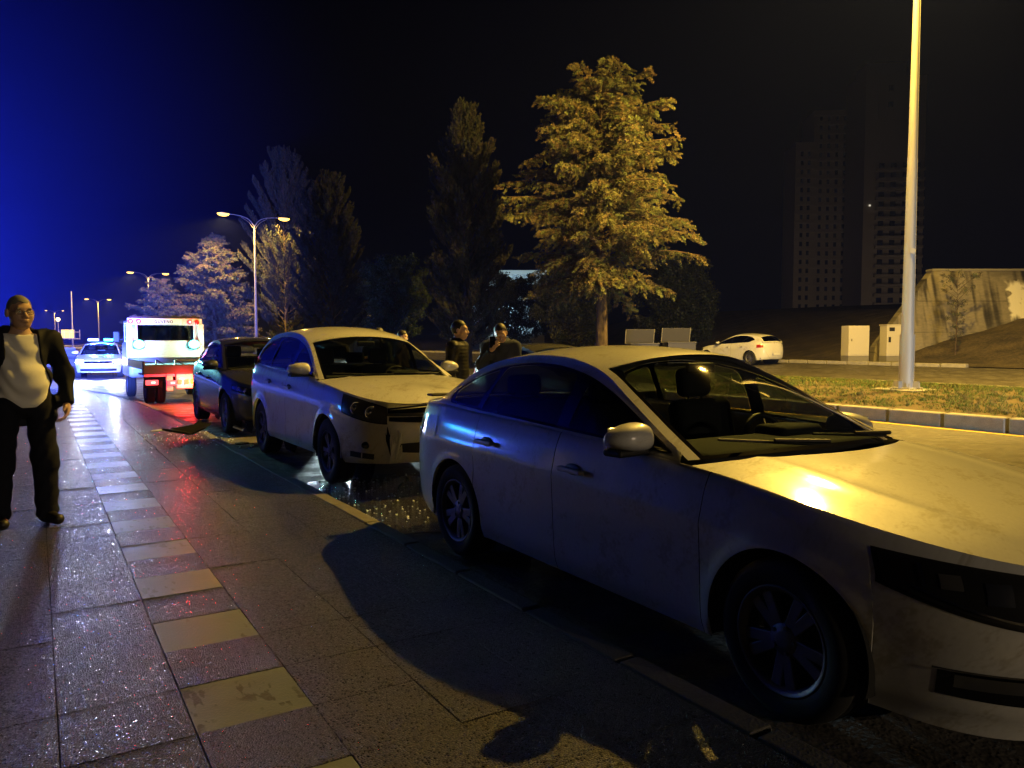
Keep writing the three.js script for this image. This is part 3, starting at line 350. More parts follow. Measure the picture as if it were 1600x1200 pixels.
// --- white liftback in the foreground
{
  const c = makeCar({
    name: 'white_liftback', label: 'dusty white liftback in the foreground, its nose cut off by the frame', pos: [3.32, 0, -3.33], turn: HEADING, paint: M.white,
    xF: [[0.15, 2.16], [0.28, 2.22], [0.5, 2.25], [0.66, 2.22], [0.76, 2.15], [0.9, 2.05]], xR: [[0.2, -2.32], [0.35, -2.41], [0.55, -2.43], [0.7, -2.40], [0.85, -2.36], [1.0, -2.33], [1.1, -2.31]],
    top: [[-2.45, 0.99], [-2.3, 1.02], [-1.7, 1.03], [-1.2, 1.012], [-0.2, 0.975], [0.6, 0.935], [0.9, 0.915], [1.3, 0.875], [1.8, 0.80], [2.1, 0.74], [2.25, 0.70]],
    section: [[0, 0.945], [0.1, 0.972], [0.28, 0.984], [0.5, 0.993], [0.66, 1.0], [0.70, 1.002], [0.76, 0.992], [0.9, 0.965], [1, 0.93]],
    W: 0.90, nF: 3.0, nR: 3.2, x0f: 1.05, x0r: -1.35, sill: 0.21, axF: 1.343, axR: -1.343, archR: 0.362, wheelR: 0.318, rimR: 0.215, rimStyle: 'star', flare: 0.010, steer: -0.05, lift: -0.06,
    seams: [0.93, -0.17, -1.06], doors: [[-0.17, 0.93, 'fd'], [-1.06, -0.17, 'rd']], hoodX: 0.78, cowl: 0.24, crown: 0.055, ridge: 0.009, ridgeF: 0.66, deckX: -1.86, deckCrown: 0.025,
    C: [[0.99, 0.985], [0.70, 1.12], [0.40, 1.265], [0.06, 1.405], [-0.25, 1.446], [-0.65, 1.462], [-1.05, 1.44], [-1.40, 1.375], [-1.72, 1.25], [-2.0, 1.10], [-2.14, 1.055]],
    E: [[0.74, 0.94, 0.775], [0.50, 1.055, 0.735], [0.24, 1.18, 0.685], [-0.06, 1.315, 0.625], [-0.35, 1.382, 0.60], [-0.70, 1.402, 0.592], [-1.08, 1.375, 0.59], [-1.40, 1.31, 0.60], [-1.66, 1.205, 0.625], [-1.88, 1.085, 0.665], [-1.98, 1.04, 0.69]],
    ws: [0, 3.15], rw: [7.0, 9.6], dlo: [[0.70, 0.965, 0.03], [0.42, 1.075, 0.2], [0.16, 1.192, 0.2], [-0.12, 1.292, 0.2], [-0.42, 1.345, 0.3], [-0.75, 1.358, 0.3], [-1.1, 1.325, 0.3], [-1.40, 1.245, 0.2], [-1.60, 1.135, 0.10], [-1.56, 1.055, 0.05], [-1.1, 1.03], [-0.2, 0.995]],
    panes: [[[0.44, 0.985, 0.02], [0.40, 1.06, 0.1], [0.14, 1.175, 0.2], [-0.115, 1.267, 0.05], [-0.14, 1.01, 0.02]], [[-0.25, 1.012, 0.02], [-0.235, 1.295, 0.05], [-0.45, 1.332, 0.2], [-0.75, 1.342, 0.2], [-1.04, 1.318, 0.05], [-1.10, 1.045, 0.02]], [[-1.16, 1.048, 0.02], [-1.10, 1.302, 0.04], [-1.36, 1.237, 0.1], [-1.54, 1.135, 0.08], [-1.50, 1.068, 0.03]]],
    paneDoor: ['fd', 'rd', null], sideGlass: [M.tint, M.tint, M.tint], rearGlass: M.tint, handles: [[0.02, 0.80, 'fd'], [-0.90, 0.845, 'rd']], mirror: [0.50, 1.02], seatX: [-0.12, -1.0], floor: 0.32, deform: null, foldLeft: true,
  });
  c.car.scale.x = 1.02;
  headlamps(c, 0.47, 1.12, (a) => lerp(0.55, 0.66, a ** 1.8), (a) => lerp(0.70, 0.755, a), M.lampBowl, null, []);
  for (const s of [1, -1]) { part('daytime_strip', c.patch('f', 0.50, 1.02, (a) => lerp(0.565, 0.655, a ** 1.8), (a) => lerp(0.573, 0.664, a ** 1.8), 0.007, 14, 2, s), M.reflector, c.car); part('projector', c.patch('f', 0.66, 0.76, 0.625, 0.69, 0.007, 6, 6, s), M.reflector, c.car); part('projector', c.patch('f', 0.84, 0.92, 0.66, 0.705, 0.007, 6, 6, s), M.alloy, c.car); part('inner_blade', c.patch('f', 0.97, 0.985, 0.66, 0.73, 0.008, 2, 6, s), M.reflector, c.car); }
  taillamps(c, 0.55, 1.15, (a) => 0.72 + 0.05 * a, (a) => 0.92 - 0.02 * a);
  part('grille', c.patch('f', 0.0, 0.42, (a) => 0.585, (a) => 0.70, 0.003), M.gloss, c.car); part('grille', c.patch('f', 0.0, 0.42, (a) => 0.585, (a) => 0.70, 0.003, 14, 6, -1), M.gloss, c.car);
  for (const s of [1, -1]) { for (let k = 0; k < 9; k++) { const f = 0.03 + k * 0.043; part('grille_bar', c.patch('f', f, f + 0.012, 0.592, 0.694, 0.012, 2, 4, s), M.trim, c.car); }
    part('grille_surround', c.patch('f', 0.42, 0.455, 0.575, 0.712, 0.012, 3, 6, s), M.chrome, c.car);
    const fo = part('fog_lamp_recess', c.patch('f', 0.40, 0.94, (a) => 0.285 + 0.02 * a, (a) => 0.395 - 0.005 * a, 0.003, 14, 6, s), M.gloss, c.car); part('fog_lamp', c.patch('f', 0.62, 0.88, 0.34, 0.385, 0.010, 10, 4, s), M.reflector, fo); part('chrome_strip', c.patch('f', 0.40, 0.96, (a) => 0.395, (a) => 0.402, 0.010, 12, 2, s), M.reflector, fo);
    part('lower_intake', c.patch('f', 0.0, 0.36, 0.30, 0.45, 0.003, 12, 4, s), M.trim, c.car);
    part('side_repeater', rbox(0.012, 0.004, 0.004, 0.002, 0.70, 0.835, s * (c.shoulderAt(0.70, 0.835) + 0.002)), M.chrome, c.car);
  }
  part('fuel_flap', (() => { const z = (x, y) => { const i = c.st.findIndex((q) => q.n >= x); return c.surf(c.st[i], y).z; }; return sideShape(dense(rounded([[-1.62, 0.80], [-1.62, 0.95], [-1.78, 0.95], [-1.78, 0.80]], 0.03), 0.03), [], z, 1, 0.0025); })(), M.white, c.car);
  // black cowl with the two wipers
  { const gs = []; for (const [z0, z1] of [[-0.55, 0.05], [0.05, 0.62]]) { gs.push(rod(V(0.93 - 0.22 * z0 * z0, 0.985, z0), V(0.86 - 0.22 * z1 * z1, 1.03, z1), 0.009, 0.006), rod(V(0.94 - 0.22 * z0 * z0, 1.0, z0 - 0.02), V(0.90 - 0.2 * (z0 + 0.3) ** 2, 1.02, z0 + 0.3), 0.012, 0.008)); } part('wiper', gs, M.trim, c.car); }
  plate(c, 'f', 0.50, 2.262); plate(c, 'r', 0.62, -2.43);
  part('spoiler_lip', [rbox(0.10, 0.02, 1.24, 0.01, -2.27, 1.055, 0)], M.trim, c.car);
}
// --- white compact SUV with the broken front bumper
{
  const dent = (p, hood) => { const k = smooth(1.75, 2.2, p.x) * smooth(0.35, -0.5, p.z), n = Math.sin(p.z * 21 + p.y * 13) * 0.012 + Math.sin(p.z * 9.7 + 1.3) * 0.02; p.x -= k * (0.07 + n); if (hood) { p.y += k * (0.015 + 0.02 * Math.sin(p.z * 14 + p.x * 5)) + 0.012 * smooth(1.35, 1.9, p.x) * Math.sin(p.z * 6 + p.x * 4) * smooth(0.5, -0.2, p.z); } return p; };
  const c = makeCar({
    name: 'white_suv', label: 'white compact SUV with crumpled bonnet and cracked front bumper standing behind the liftback', pos: [3.42, 0, -9.12], turn: HEADING + 0.012, paint: M.whiteB, deform: dent,
    xF: [[0.2, 2.10], [0.35, 2.20], [0.55, 2.23], [0.75, 2.20], [0.9, 2.12], [1.05, 2.0]], xR: [[0.25, -2.22], [0.4, -2.30], [0.6, -2.32], [0.85, -2.30], [1.1, -2.28]],
    top: [[-2.35, 1.14], [-1.8, 1.16], [-1.0, 1.13], [0, 1.09], [0.7, 1.06], [0.95, 1.045], [1.4, 1.01], [1.8, 0.96], [2.05, 0.91], [2.23, 0.86]],
    section: [[0, 0.95], [0.1, 0.985], [0.3, 0.985], [0.55, 0.995], [0.68, 1.0], [0.8, 0.99], [0.92, 0.965], [1, 0.935]],
    W: 0.905, nF: 3.4, nR: 3.6, x0f: 1.1, x0r: -1.3, sill: 0.27, axF: 1.31, axR: -1.31, archR: 0.395, wheelR: 0.345, rimR: 0.215, rimStyle: 'star', rimMat: M.alloyDark, flare: 0.018,
    seams: [0.92, -0.15, -1.0], doors: [[-0.15, 0.92, 'fd'], [-1.0, -0.15, 'rd']], hoodX: 0.86, cowl: 0.20, crown: 0.06, ridge: 0.008, ridgeF: 0.6, deckX: -2.2,
    C: [[1.04, 1.11], [0.78, 1.24], [0.50, 1.38], [0.20, 1.535], [-0.10, 1.625], [-0.6, 1.675], [-1.1, 1.672], [-1.6, 1.63], [-1.95, 1.56], [-2.12, 1.38], [-2.27, 1.17]],
    E: [[0.84, 1.07, 0.80], [0.62, 1.185, 0.765], [0.38, 1.31, 0.72], [0.08, 1.45, 0.665], [-0.20, 1.545, 0.64], [-0.62, 1.60, 0.63], [-1.1, 1.60, 0.625], [-1.55, 1.555, 0.63], [-1.88, 1.46, 0.64], [-2.06, 1.32, 0.69], [-2.18, 1.16, 0.74]],
    ws: [0, 3.15], rw: [8.1, 9.7], dlo: [[0.80, 1.095, 0.03], [0.54, 1.20, 0.2], [0.30, 1.315, 0.2], [0.04, 1.425, 0.2], [-0.28, 1.51, 0.3], [-0.65, 1.548, 0.3], [-1.1, 1.545, 0.3], [-1.5, 1.49, 0.25], [-1.80, 1.36, 0.15], [-1.90, 1.21, 0.06], [-1.0, 1.155], [0, 1.112]],
    panes: [[[0.55, 1.115, 0.02], [0.52, 1.185, 0.1], [0.28, 1.30, 0.2], [-0.04, 1.43, 0.1], [-0.10, 1.13, 0.02]], [[-0.20, 1.135, 0.02], [-0.17, 1.465, 0.1], [-0.4, 1.515, 0.2], [-0.95, 1.533, 0.08], [-1.05, 1.172, 0.02]], [[-1.12, 1.175, 0.02], [-1.04, 1.53, 0.06], [-1.45, 1.48, 0.2], [-1.76, 1.35, 0.1], [-1.84, 1.22, 0.05]]],
    paneDoor: ['fd', 'rd', null], sideGlass: [M.tintMid, M.tint, M.tint], rearGlass: M.tint, handles: [[0.0, 0.95, 'fd'], [-0.86, 0.98, 'rd']], mirror: [0.56, 1.17], seatX: [-0.08, -0.95], floor: 0.40, trimLow: null,
  });
  headlamps(c, 0.48, 1.18, (a) => lerp(0.69, 0.79, a ** 1.6), (a) => lerp(0.83, 0.955, a ** 0.8), M.bowl);
  for (const s of [1, -1]) {
    part('grille', c.patch('f', 0, 0.46, (a) => 0.775 + 0.01 * a, (a) => 0.835 - 0.02 * a, 0.004, 14, 4, s), M.gloss, c.car); part('grille', c.patch('f', 0, 0.44, (a) => 0.68 + 0.03 * a, (a) => 0.745 + 0.005 * a, 0.004, 14, 4, s), M.gloss, c.car);
    part('grille_bar', c.patch('f', 0, 0.47, (a) => 0.745 + 0.012 * a, (a) => 0.778 + 0.006 * a, 0.016, 14, 3, s), M.bowl, c.car); part('grille_bar', c.patch('f', 0, 0.46, (a) => 0.84 - 0.03 * a, (a) => 0.856 - 0.028 * a, 0.016, 14, 2, s), M.chrome, c.car);
    part('lower_intake', c.patch('f', 0, 0.36, (a) => 0.38 + 0.03 * a, (a) => 0.50 - 0.01 * a, 0.004, 12, 4, s), M.trim, c.car);
    const fr = part('fog_recess', c.patch('f', 0.66, 1.06, (a) => 0.335 + 0.02 * a, (a) => 0.39 + 0.02 * a, 0.004, 10, 4, s), M.trim, c.car); part('fog_fin', c.patch('f', 0.84, 0.86, 0.35, 0.40, 0.012, 2, 3, s), M.whiteB, fr);
    const st = { k: 'f', f: 0.80, n: 0 }; st.n = c.plan(st, 0.55)[0]; const p = c.surf(st, 0.475); part('fog_lamp', new THREE.SphereGeometry(0.045, 16, 10).scale(0.4, 0.8, 1).rotateY(-0.5 * s).translate(p.x + 0.002, 0.475, p.z * s), M.gloss, c.car);
  }
  taillamps(c, 0.75, 1.25, () => 0.92, () => 1.26);
  plate(c, 'f', 0.55, 2.25); plate(c, 'r', 0.8, -2.33);
  part('bumper_crack', c.patch('f', 0.43, 0.50, (a) => 0.36 + 0.16 * a, (a) => 0.62 - 0.04 * Math.sin(a * 9), 0.004, 14, 5, 1), M.gap, c.car, 'dark crack in the front bumper');
  // torn skin of the bumper hanging off its left half
  { const Q = range(0, 1, 22).map((a) => range(0, 1, 8).map((b) => { const f = lerp(0.30, 0.43, a), st = { k: 'f', f, n: 0 }; st.n = c.plan(st, 0.55)[0]; const y = lerp(0.34, 0.58 + 0.04 * Math.sin(a * 8) + 0.025 * Math.sin(a * 31), b), p = c.surf(st, y); return V(p.x + 0.012 + 0.035 * a * a + 0.012 * Math.sin(a * 12 + b * 7), y - 0.035 * a, p.z + 0.03 * a); })); const r = {}; gridParts(Q, () => 'p', r, () => V(1, 0, 0.2)); part('torn_bumper_skin', r.p, M.whiteB, c.car, 'torn white plastic skin hanging off the bumper'); }
  { const gs = []; for (const [z0, z1] of [[-0.6, 0.0], [0.0, 0.66]]) gs.push(rod(V(1.02 - 0.2 * z0 * z0, 1.115, z0), V(0.96 - 0.2 * z1 * z1, 1.135, z1), 0.009, 0.006)); part('wiper', gs, M.trim, c.car); }
}
// shared outline of the smaller hatchbacks
const hatch = (o) => makeCar({
  xF: [[0.15, 1.94], [0.3, 2.02], [0.5, 2.05], [0.68, 2.02], [0.85, 1.92]], xR: [[0.2, -1.98], [0.4, -2.08], [0.6, -2.10], [0.85, -2.07], [1.05, -2.03]],
  top: [[-2.1, 1.0], [-1.6, 1.02], [-1.0, 0.995], [0, 0.955], [0.7, 0.915], [1.1, 0.875], [1.6, 0.80], [1.9, 0.735], [2.05, 0.69]],
  section: [[0, 0.945], [0.1, 0.975], [0.3, 0.985], [0.55, 0.995], [0.7, 1.0], [0.8, 0.988], [0.92, 0.965], [1, 0.935]],
  W: 0.885, nF: 3.0, nR: 3.2, x0f: 0.95, x0r: -1.15, sill: 0.21, axF: 1.29, axR: -1.29, archR: 0.36, wheelR: 0.315, rimR: 0.21, rimStyle: 'ten', flare: 0.014,
  seams: [0.85, -0.2, -0.98], doors: [[-0.2, 0.85, 'fd'], [-0.98, -0.2, 'rd']], hoodX: 0.78, cowl: 0.20, crown: 0.05, deckX: -1.95,
  C: [[0.97, 0.975], [0.68, 1.11], [0.40, 1.245], [0.06, 1.375], [-0.25, 1.43], [-0.65, 1.452], [-1.05, 1.44], [-1.45, 1.395], [-1.72, 1.33], [-1.88, 1.18], [-2.02, 1.03]],
  E: [[0.76, 0.935, 0.76], [0.50, 1.055, 0.72], [0.24, 1.17, 0.675], [-0.06, 1.295, 0.62], [-0.32, 1.365, 0.60], [-0.68, 1.39, 0.59], [-1.05, 1.37, 0.585], [-1.42, 1.315, 0.59], [-1.66, 1.235, 0.60], [-1.80, 1.14, 0.645], [-1.92, 1.02, 0.69]],
  ws: [0, 3.15], rw: [8.0, 9.6], dlo: [[0.72, 0.955, 0.03], [0.45, 1.065, 0.2], [0.2, 1.175, 0.2], [-0.10, 1.275, 0.2], [-0.38, 1.33, 0.3], [-0.7, 1.348, 0.3], [-1.0, 1.33, 0.3], [-1.3, 1.265, 0.15], [-1.5, 1.15, 0.06], [-1.2, 1.035, 0.1], [-0.2, 0.985]],
  panes: [[[0.46, 0.975, 0.02], [0.42, 1.055, 0.1], [0.18, 1.16, 0.2], [-0.14, 1.258, 0.05], [-0.16, 1.0, 0.02]], [[-0.26, 1.005, 0.02], [-0.24, 1.285, 0.05], [-0.5, 1.322, 0.2], [-0.95, 1.312, 0.1], [-1.28, 1.245, 0.1], [-1.44, 1.15, 0.04], [-1.12, 1.042, 0.06]]],
  paneDoor: ['fd', 'rd'], sideGlass: [M.tint, M.tint], rearGlass: M.tint, handles: [[0.0, 0.79, 'fd'], [-0.82, 0.83, 'rd']], mirror: [0.52, 1.01], seatX: [-0.1, -0.95], floor: 0.31, ...o,
});
const nose = (c, lensGlow) => { headlamps(c, 0.52, 1.08, (a) => lerp(0.58, 0.68, a), (a) => lerp(0.68, 0.74, a), M.gloss, lensGlow); for (const s of [1, -1]) { part('grille', c.patch('f', 0, 0.45, 0.60, 0.68, 0.003, 12, 4, s), M.gloss, c.car); part('lower_intake', c.patch('f', 0, 0.7, (a) => 0.27 + 0.02 * a, (a) => 0.40 - 0.02 * a, 0.003, 12, 4, s), M.trim, c.car); } };
// --- dark hatchback, rear of the row
{
  const c = hatch({ name: 'dark_hatchback', label: 'dark blue hatchback wedged between the white SUV and the tow truck', pos: [3.42, 0, -14.25], turn: HEADING, paint: M.dark, sideGlass: [M.glass, M.glass], rearGlass: M.glass });
  c.car.scale.y = 1.08; nose(c); taillamps(c, 0.85, 1.3, () => 0.62, (a) => 0.98); plate(c, 'r', 0.7, -2.1);
}
// --- white hatchback parked across the road, heading away
{
  const c = hatch({ name: 'white_hatchback', label: 'white hatchback parked across the road, tail towards the utility cabinets', pos: [28.6, 0.40, -25.6], turn: Math.PI / 2 + 0.02, paint: M.whiteB });
  nose(c); taillamps(c, 0.72, 1.18, (a) => 0.80 - 0.02 * a, (a) => 0.95 - 0.03 * a); plate(c, 'r', 0.50, -2.10);
}
// --- two dark cars standing in the middle lanes, seen over the others
{
  const c = hatch({ name: 'black_hatchback', label: 'black car in the middle lane, only its roof showing over the white liftback', pos: [8.0, 0, -11.2], turn: HEADING + 0.05, paint: M.black }); nose(c); taillamps(c, 0.72, 1.18, () => 0.78, () => 0.95);
  const e = hatch({ name: 'black_hatchback', label: 'black car beyond the white SUV, headlights on, half hidden behind its windscreen', pos: [6.7, 0, -18.6], turn: HEADING - 0.04, paint: M.black }); nose(e, glow(new THREE.Color(0.80, 0.95, 1.0), 40)); for (const s of [1, -1]) spotLamp(e.car, new THREE.Color(0.72, 0.95, 1.0), 230, [2.10, 0.68, s * 0.6], [12, 0.7, s * 0.9], 0.6, 0.9, 3); taillamps(e, 0.72, 1.18, () => 0.78, () => 0.95);
}
// --- patrol car with headlights and blue beacon on; the second one is added, unseen
function patrolCar(label, pos, turn, beacon, head, beam) {
  const lensGlow = glow(new THREE.Color(0.86, 0.92, 1.0), 60);
  const c = hatch({ name: 'patrol_car', label, pos, turn, paint: M.whiteB, group: 'patrol cars' }); nose(c, lensGlow); taillamps(c, 0.72, 1.18, () => 0.78, () => 0.95); if (head) for (const s of [1, -1]) part('headlight_glow_lens', c.patch('f', 0.55, 1.06, 0.61, 0.72, 0.02, 8, 4, s), lensGlow, c.car);
  const stripe = mat(0.02, 0.05, 0.35, 0.5); for (const s of [1, -1]) part('blue_stripe', sideShape(dense([[-0.95, 0.62], [0.85, 0.62], [0.85, 0.70], [-0.95, 0.70]], 0.05), [], (x, y) => c.shoulderAt(x, y), s, 0.003), stripe, c.car);
  const bar = part('beacon_bar', [rbox(0.22, 0.05, 1.06, 0.02, -0.35, 1.475, 0)], M.trim, c.car);
  for (const s of [1, -1]) { const b = part('beacon_lamp', rbox(0.2, 0.10, 0.40, 0.045, -0.35, 1.545, s * 0.30, 3), glow(s > 0 ? BLUE : new THREE.Color(0.02, 0.55, 1.0), 40), bar); pointLamp(c.car, s > 0 ? BLUE : new THREE.Color(0.04, 0.20, 1.0), beacon, -0.35, 1.545, s * 0.30, 5); }
  if (head) for (const s of [1, -1]) spotLamp(c.car, new THREE.Color(0.90, 0.94, 1.0), head, [2.10, 0.68, s * 0.6], [12, 0.5, s * 0.9], 0.5, 0.9, 3);
  if (beam) { const l = spotLamp(scene, BLUE, ADDED_BEAM_CD, [pos[0], pos[1] + 1.62, pos[2]], [pos[0] + beam[0], pos[1] + 1.6 + beam[1], pos[2] + beam[2]], 0.74, 1, 5); }  // added blue spot that lights the fog in place of glare
  return c;
}
patrolCar('white patrol car with headlights and blue beacon on, beside the tow truck', [2.35, 0, -37.0], HEADING - 0.12, BEACON_CD, HEAD_CD);
patrolCar('added patrol car out of frame to the left, its blue beam made up to light the haze', [-1.9, PAVE_Y, -11.6], HEADING - 0.4, 3, 0, [-0.22, 0.10, -0.75]);  // added unseen car, there for the blue glow along the left edge
// --- car behind the camera whose headlights reach the island kerb and the white hatchback
{
  const lensGlow = glow(new THREE.Color(0.86, 0.92, 1.0), 12), c = hatch({ name: 'dark_hatchback', label: 'car out of frame behind the camera, headlights turned to the island', pos: [9.2, 0, 9.5], turn: Math.PI / 2 - 0.52, paint: M.dark }); nose(c, lensGlow); taillamps(c, 0.72, 1.18, () => 0.78, () => 0.95);
  for (const s of [1, -1]) spotLamp(c.car, new THREE.Color(0.80, 0.90, 1.0), BEHIND_CD, [2.10, 0.68, s * 0.6], [14, 0.2, s * 0.9], 0.48, 0.9, 3);
}
// ---------------------------------------------------------------- tow truck, seen from behind
{
  const t = thing('tow_truck', 'white flatbed tow truck seen from behind, work lights and red flashers on', 'tow truck', [2.95, 0, -20.6], HEADING + 0.02); t.scale.setScalar(0.9);
  // local: +x is the way it drives (towards us would be +z world); the tail we see is turned to +x here
  const Wt = M.whiteB, tx = 1.2; // tail plane
  const cab = part('cab', [rbox(1.7, 1.05, 1.96, 0.12, -2.6, 1.12, 0, 4), rbox(0.12, 0.62, 0.14, 0.03, -1.82, 1.95, 0.86), rbox(0.12, 0.62, 0.14, 0.03, -1.82, 1.95, -0.86), rbox(1.55, 0.10, 1.86, 0.05, -2.55, 2.22, 0, 3), rbox(0.10, 0.62, 0.12, 0.03, -3.3, 1.93, 0.86), rbox(0.10, 0.62, 0.12, 0.03, -3.3, 1.93, -0.86)], Wt, t);
  part('rear_window', rbox(0.012, 0.52, 1.54, 0.006, -1.80, 1.94, 0), M.tintMid, cab); part('windscreen', rbox(0.012, 0.56, 1.6, 0.006, -3.33, 1.92, 0), M.tintMid, cab); for (const s of [1, -1]) part('side_window', rbox(1.3, 0.52, 0.012, 0.006, -2.58, 1.93, s * 0.90), M.tintMid, cab);
  part('seat', [rbox(0.18, 0.6, 0.5, 0.08, -2.1, 1.75, 0.45), rbox(0.18, 0.6, 0.5, 0.08, -2.1, 1.75, -0.45), rbox(0.12, 0.2, 0.26, 0.05, -2.1, 2.08, 0.45), rbox(0.12, 0.2, 0.26, 0.05, -2.1, 2.08, -0.45)], M.seat, cab);
  // headboard behind the cab: leaning frame with sign panel, lower sheet
  const sign = lettering(1024, 128, (g, w, h) => { g.fillStyle = '#e9ecea'; g.fillRect(0, 0, w, h); g.fillStyle = '#20283c'; g.font = 'bold 104px sans-serif'; g.textAlign = 'center'; g.textBaseline = 'middle'; g.save(); g.translate(w / 2, h / 2 + 4); g.scale(1.25, 1); g.fillText('GÜVENO', 0, 0); g.restore(); });
  const hb = part('headboard', [rbox(0.08, 0.20, 2.02, 0.02, -1.66, 2.22, 0), rbox(0.07, 0.50, 1.98, 0.02, -1.60, 1.42, 0), ...[1, -1].flatMap((s) => [rbox(0.08, 1.0, 0.16, 0.02, -1.64, 1.66, s * 0.97), rbox(0.06, 0.62, 0.05, 0.02, -1.62, 1.92, s * 0.78)])], Wt, t);
  const sp = part('sign_panel', new THREE.PlaneGeometry(0.98, 0.15).rotateY(Math.PI / 2).translate(-1.617, 2.225, 0.05), mat(1, 1, 1, 0.5, 0, { map: sign }), hb);
  part('roof_bar', [rbox(0.12, 0.05, 1.9, 0.02, -1.72, 2.36, 0), ...range(-0.8, 0.8, 6).map((z) => rbox(0.08, 0.03, 0.12, 0.012, -1.72, 2.395, z))], M.trim, hb);
  // red flashers in the sign panel
  const RED = new THREE.Color(1, 0.03, 0.03); [-0.93, -0.72, 0.66].forEach((z, i) => { const f = part('flasher_lamp', new THREE.SphereGeometry(0.075, 16, 10).scale(0.5, 1, 1).translate(-1.61, 2.22, -z), glow(RED, 4), hb); part('flasher_core', new THREE.SphereGeometry(0.03, 10, 8).translate(-1.575, 2.22, -z), glow(new THREE.Color(1, 0.55, 0.5), 4), f); });
  part('flasher_lamp', new THREE.SphereGeometry(0.075, 16, 10).scale(0.5, 1, 1).translate(-1.61, 2.22, -0.86), M.redLens, hb);
  for (const z of [-0.82, 0.70]) pointLamp(t, RED, RED_CD * 0.05, -1.30, 2.22, z, 3);
  // two teal work lights on the headboard
  for (const z of [0.74, -0.74]) { const w = part('work_lamp', [rbox(0.10, 0.25, 0.30, 0.05, -1.53, 1.56, z)], M.trim, hb); part('lamp_lens', new THREE.SphereGeometry(0.135, 18, 12).scale(0.3, 0.95, 1.15).translate(-1.474, 1.56, z), glow(new THREE.Color(0.16, 1.0, 0.93), 6), w); part('lamp_core', new THREE.SphereGeometry(0.05, 12, 8).translate(-1.455, 1.56, z), glow(new THREE.Color(0.8, 1, 1), 25), w); spotLamp(t, TEAL, WORK_CD, [-1.42, 1.56, z], [6, 1.0, z - 4.2], 0.62, 0.9, 5); pointLamp(t, TEAL, 2.4, -1.28, 1.56, z, 4); }
  // flatbed and frame
  part('bed', [rbox(3.0, 0.10, 2.06, 0.02, -0.08, 0.98, 0), rbox(3.0, 0.14, 0.06, 0.02, -0.08, 1.08, 1.0), rbox(3.0, 0.14, 0.06, 0.02, -0.08, 1.08, -1.0), rbox(0.16, 0.24, 2.06, 0.03, tx + 0.16, 0.93, 0)], M.alloyDark, t);
  { const gs = []; for (const z of [-0.55, 0.05, 0.5]) gs.push(rod(V(tx + 0.2, 1.05, z), V(tx - 0.2, 1.16, z + 0.14), 0.02), rod(V(tx + 0.2, 1.05, z + 0.22), V(tx - 0.2, 1.14, z + 0.14), 0.02)); gs.push(rod(V(tx + 0.1, 1.12, -0.8), V(tx + 0.1, 1.16, 0.2), 0.025)); part('winch_frame', gs, M.alloy, t); }
  part('chassis', [rbox(3.9, 0.16, 0.10, 0.02, -1.0, 0.72, 0.42), rbox(3.9, 0.16, 0.10, 0.02, -1.0, 0.72, -0.42), rbox(0.14, 0.14, 1.0, 0.02, tx, 0.68, 0)], M.trim, t);
  const bump = part('rear_bumper', [rbox(0.10, 0.40, 1.22, 0.03, tx + 0.16, 0.62, -0.36), rbox(0.08, 0.12, 2.0, 0.02, tx + 0.12, 0.80, 0), rbox(0.12, 0.5, 0.16, 0.02, tx + 0.12, 0.62, 0.40)], Wt, t);
  for (const [z, k] of [[0.82, 0], [0.36, 1]]) { const l = part('tail_lamp', [rbox(0.04, 0.13, 0.30 - 0.08 * k, 0.02, tx + 0.22, 0.60 - 0.02 * k, z)], glow(new THREE.Color(1, 0.10, 0.12), 2.2), bump); part('lamp_core', rbox(0.02, 0.05, 0.10, 0.01, tx + 0.24, 0.60 - 0.02 * k, z - 0.03), glow(new THREE.Color(1, 0.6, 0.45), 3), l); }
  [[0.16, 0.06], [0.0, 0.075]].forEach(([z, r]) => part('tail_lamp', rbox(0.03, 0.12, 0.11, 0.02, tx + 0.225, 0.60, z), glow(new THREE.Color(1, 0.12, 0.03), 4), bump));
  const am = part('indicator_lamp', new THREE.SphereGeometry(0.075, 16, 10).scale(0.5, 1, 1).translate(tx + 0.22, 0.61, -0.17), glow(new THREE.Color(1, 0.42, 0.02), 7), bump); pointLamp(t, new THREE.Color(1, 0.2, 0.04), AMBER_CD, tx + 0.40, 0.61, -0.17, 3); pointLamp(t, RED, RED_CD, tx + 0.55, 0.60, 0.05, 4);
  part('licence_plate', rbox(0.012, 0.12, 0.16, 0.004, tx + 0.22, 0.62, -0.80), M.plate, bump);
  for (const z of [0.74, -0.74]) { addWheel(t, -2.7, 0.36, z * 1.12, Math.sign(z), 0.36, 0.22, 'star'); addWheel(t, 0.35, 0.36, z, Math.sign(z), 0.36, 0.22, 'star'); addWheel(t, 0.35, 0.36, z * 0.66, Math.sign(z), 0.36, 0.22, 'star'); }
  part('mudguard', [rbox(0.86, 0.05, 0.5, 0.02, 0.35, 0.78, 0.70), rbox(0.86, 0.05, 0.5, 0.02, 0.35, 0.78, -0.70), rbox(0.02, 0.34, 0.46, 0.008, 0.80, 0.60, 0.70), rbox(0.02, 0.34, 0.46, 0.008, 0.80, 0.60, -0.70)], M.trim, t);
  for (const s of [1, -1]) part('door_mirror', [rbox(0.10, 0.34, 0.18, 0.04, -3.2, 1.78, s * 1.14), rod(V(-3.2, 1.7, s * 0.95), V(-3.2, 1.7, s * 1.1), 0.015)], M.trim, t);
}
